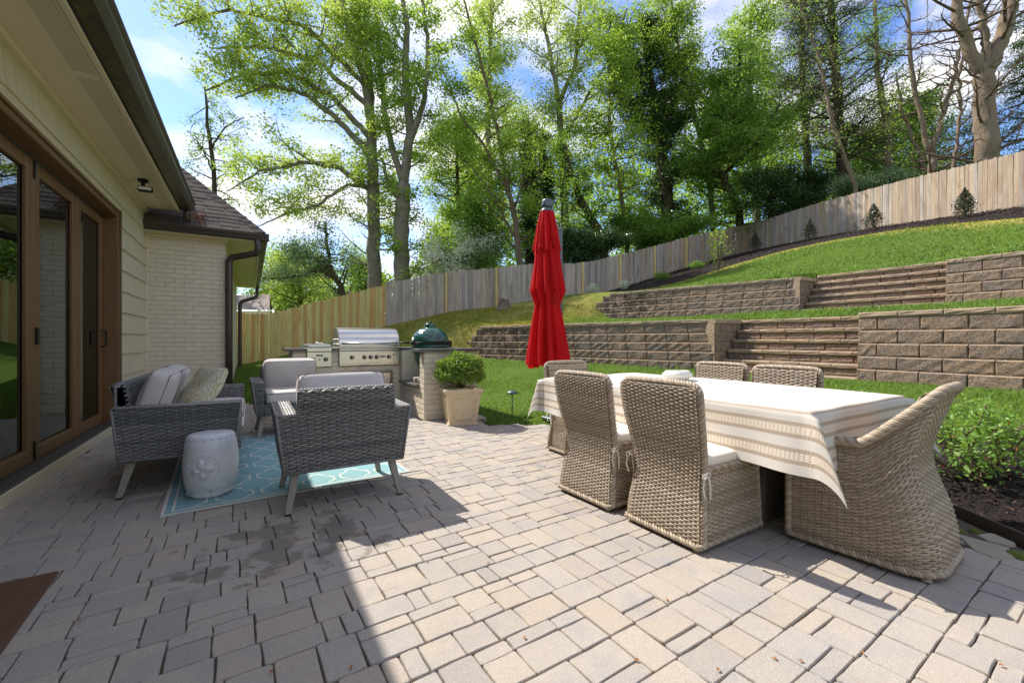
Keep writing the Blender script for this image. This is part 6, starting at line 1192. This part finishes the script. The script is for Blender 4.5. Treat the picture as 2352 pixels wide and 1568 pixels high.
def shrubs():
    g='young holly shrubs along the tan fence'
    for x,d,h,lab in ((1735,23.5,1.10,'small dark holly shrub farthest left along the tan fence'),(1860,20.2,1.05,'small dark holly shrub second from the left along the tan fence'),(2007,16.9,1.10,'small dark holly shrub third from the left along the tan fence'),(2216,13.9,1.0,'largest dark holly shrub, in front of the beech trunk on the mulch')):
        bush('holly_shrub',lab,onslope(x,d),h,h*.62,'leaf_holly',x,1500,.055,True,g)
    bush('azalea_shrub','white flowering azalea left at the foot of the grey fence',onslope(1361,19.8),.55,.6,'leaf_white',5,900,.05,False,'white azaleas by the grey fence'); bush('azalea_shrub','white flowering azalea right at the foot of the grey fence',onslope(1433,20.6),.5,.5,'leaf_white',6,900,.05,False,'white azaleas by the grey fence')
    bush('low_shrub','low green shrub on the mulch below the grey fence',onslope(1520,20.5),.45,.8,'leaf_mid',7,900,.06); bush('low_shrub','low green shrub on the mulch farther up the grey fence',onslope(1600,22),.4,.8,'leaf_mid',8,800,.06)
    p=onslope(1650,17.5); bush('sapling','thin sapling with bright new leaves in front of the fence corner',p,1.9,1.0,'leaf_spring',9,260,.11,False,None,'sapling',4)
    # stump
    q=onslope(1158,18.0); m=MB(); r=np.random.default_rng(2); a=np.linspace(0,2*PI,13)[:-1]; G_=np.array([[(q[0]+math.cos(k)*(rr+r.uniform(-.05,.05)),q[1]+math.sin(k)*(rr+r.uniform(-.05,.05)),q[2]+z+r.uniform(-.06,.06)*(z>.2)) for k in a] for rr,z in ((.36,-.1),(.27,.08),(.22,.25),(.2,.36),(.05,.30))]); tag(m.grid(G_,closed_v=True).build('tree_stump','weathered_stump'),'weathered tree stump at the foot of the grey fence','stump')
    # rose bush in the bed at the right
    def rose(name,label,base,S,n,seed,canes):
        r=np.random.default_rng(seed); b=np.array(base,float); t=thing(name,label,'shrub',tuple(b)); s=MB(); anc=[]
        for i in range(canes):
            a=2*PI*i/canes+r.uniform(-.3,.3); d=np.array((math.cos(a)*.75,math.sin(a)*.75,.75+r.random()*.4)); A,B=limb(r,b,d,.62*S*r.uniform(.7,1.15),.014*S,6,.16,.04,.35); s.tube(A,B,5)
            for j in range(6):
                k=r.integers(2,6); A2,B2=limb(r,A[k],r.normal(size=3)+np.array((0,0,.5)),.28*S*r.uniform(.5,1.2),.005*S,4,.25,.03,.4); s.tube(A2,B2,4); anc+=list(A2[1:])
        s.build('cane','bark_twig',t); A=np.array(anc); C=np.repeat(A,n,0)+r.normal(0,.055*S,(len(A)*n,3)); red=r.random(len(C))<.02; m=MB(); leaves(m,C[~red],.042*S**.5,r,.62,flat=(0,0,1),jit=.8); m.build('foliage','leaf_rose',t); m=MB(); leaves(m,C[red],.032,r,.55); m.build('new_leaf','leaf_red',t)['kind']='stuff'
    q=(4.50,.88,tz(4.5,.88)+.04); rose('rose_bush','leafy rose bush in the dark mulch bed at the right edge',q,1.0,7,3,9)
    for (x,y),lab,sd in (((5.9,2.15),'low rose plant in the grass right of the table end',4),((4.75,1.75),'low rose plant behind the armchair back',5)):
        rose('rose_plant',lab,(x,y,tz(x,y)),.55,6,sd,6)
shrubs()

# ---------------------------------------------------------------- grass blades, mulch chips, fallen leaves
def grass():
    r=np.random.default_rng(1)
    def patch(name,label,n,xr,yr,keep,h,w,mat,lean=.5):
        x=r.uniform(*xr,n); y=r.uniform(*yr,n); k=keep(x,y); x=x[k]; y=y[k]; dep=x*SA+y*CA; lat=x*CA-y*SA; k=(dep>.5)&(np.abs(lat/dep)<1.35); x=x[k]; y=y[k]; z=terrain(x,y)-.005; n=len(x); a=r.uniform(0,2*PI,n); hh=h*r.uniform(.55,1.3,n)*(.7+.6*vnoise(x*1.7,y*1.7,6)); ww=w*r.uniform(.7,1.3,n); dx=np.cos(a)*ww; dy=np.sin(a)*ww; lx=r.normal(0,lean,n)*hh; ly=r.normal(0,lean,n)*hh
        b0=np.column_stack([x-dx,y-dy,z]); b1=np.column_stack([x+dx,y+dy,z]); m0=np.column_stack([x-dx*.7+lx*.35,y-dy*.7+ly*.35,z+hh*.6]); m1=np.column_stack([x+dx*.7+lx*.35,y+dy*.7+ly*.35,z+hh*.6]); tp=np.column_stack([x+lx,y+ly,z+hh])
        V=np.stack([b0,b1,m1,m0,tp],1).reshape(-1,3); i=np.arange(n)*5; F=[np.stack([i,i+1,i+2,i+3],-1),np.stack([i+3,i+2,i+4],-1)]; hue=np.clip(vnoise(x*.8,y*.8,9)*.6+r.random(n)*.4,0,.999)
        o=MB().add(V,F,rnd=np.repeat(hue,5)).build(name,mat); tag(o,label,'grass',kind='stuff')
    def lower(x,y):
        f=behind(x,y,LW)<.5; s=poly_sd(x,y,PATIO); rb=poly_sd(x,y,np.array(ROSE_BED)); st_=~((y>2.9)&(y<5.5)&(x>8.35)); kit=~((x>.4)&(x<3.0)&(y>5.5)&(y<7.5)); return f&(s>.03)&(rb>.02)&st_&kit&(x<8.3)&(y<12.5)
    patch('lawn_grass','short bright green lawn grass in front of the lower wall',72000,(2.3,8.4),(-1.5,12.5),lower,.046,.0055,'grass_blade')
    patch('lawn_grass','short green grass between the house wing and the yellow fence',30000,(-.3,4.5),(7.6,17.2),lambda x,y:lower(x,y)&(x>-.34)&((y>8.9)|(x>-.2)),.06,.008,'grass_blade')
    W2=lambda x,y:(behind(x,y,LW)>.5)&(behind(x,y,UW)<.5)
    patch('terrace_grass','strip of green grass on the terrace between the two walls',26000,(6.5,11.9),(-2,10.8),lambda x,y:W2(x,y)&~((y>2.7)&(y<5.45)&(x>11.75)),.07,.009,'grass_blade')
    FM=np.array(FENCE_MULCH)
    def fenced(x,y): return (((x-FB0[0])*fbn[0]+(y-FB0[1])*fbn[1])>.1)&(y<17.9-.12*(x-10))&(poly_sd(x,y,FM)>0)
    dryl=lambda x,y:np.exp(-np.clip(poly_sd(x,y,FM)/1.3,0,9)**1.5)*(x>11.5)*.8
    patch('upper_lawn_grass','green lawn grass on the slope above the upper wall',56000,(11.5,25),(-3,15),lambda x,y:(behind(x,y,UW)>.5)&fenced(x,y)&(r.random(len(x))>dryl(x,y)),.06,.015,'grass_blade')
    patch('dry_grass','straw coloured dry grass along the top of the slope',16000,(12,25),(-3,15),lambda x,y:(behind(x,y,UW)>.5)&fenced(x,y)&(r.random(len(x))<dryl(x,y)*.9),.06,.016,'grass_dry')
    patch('dry_grass','patchy yellow green grass on the slope left of the walls',36000,(3.0,14),(10.3,18.2),lambda x,y:(behind(x,y,UW)<.5)&fenced(x,y)&(y<18)&~lower(x,y)&(poly_sd(x,y,PATIO)>1),.06,.014,'grass_dry')
grass()
def chips():
    r=np.random.default_rng(5); P=np.array(ROSE_BED); x=r.uniform(3,5.7,9000); y=r.uniform(-.9,2.8,9000); k=poly_sd(x,y,P)<-.03; x=x[k];y=y[k]; m=MB(); leaves(m,np.column_stack([x,y,terrain(x,y)+.045+r.uniform(0,.02,len(x))]),.036,r,.35,flat=(0,0,1),jit=.5); tag(m.build('mulch_chips','mulch_chip'),'dark bark mulch chips in the rose bed','mulch',kind='stuff')
    P=np.array(FENCE_MULCH); x=r.uniform(14,28,14000); y=r.uniform(-2,17,14000); k=poly_sd(x,y,P)<-.05; x=x[k];y=y[k]; m=MB(); leaves(m,np.column_stack([x,y,terrain(x,y)+.075+r.uniform(0,.02,len(x))]),.07,r,.4,flat=(0,0,1),jit=.5); tag(m.build('mulch_chips','mulch_chip'),'dark bark mulch chips along the fence','mulch',kind='stuff')
    base=MB(); leaves(base,np.array([(0,0,.004)]),.016,r,.6,flat=(0,0,1),jit=.1); me=base.mesh('fallen_leaf','dry_leaf')
    for i,(px_,py_) in enumerate(((623,1545),(185,1428),(560,1180),(806,1535),(1122,1294),(1205,1466),(1463,1518),(1533,1380),(1650,1540),(1780,1515),(1470,1260),(1840,1520),(1980,1500),(2300,1530),(980,1290),(1580,1250))):
        d=FPX*CAM_H/(py_-CY); q=at(px_,py_,d); o=link('fallen_leaf',me); o.location=(q.x,q.y,.002); o.rotation_euler=(0,0,i*1.7); tag(o,'tiny orange dry leaf fallen on the pavers','leaf','dry leaves scattered on the patio')
chips()
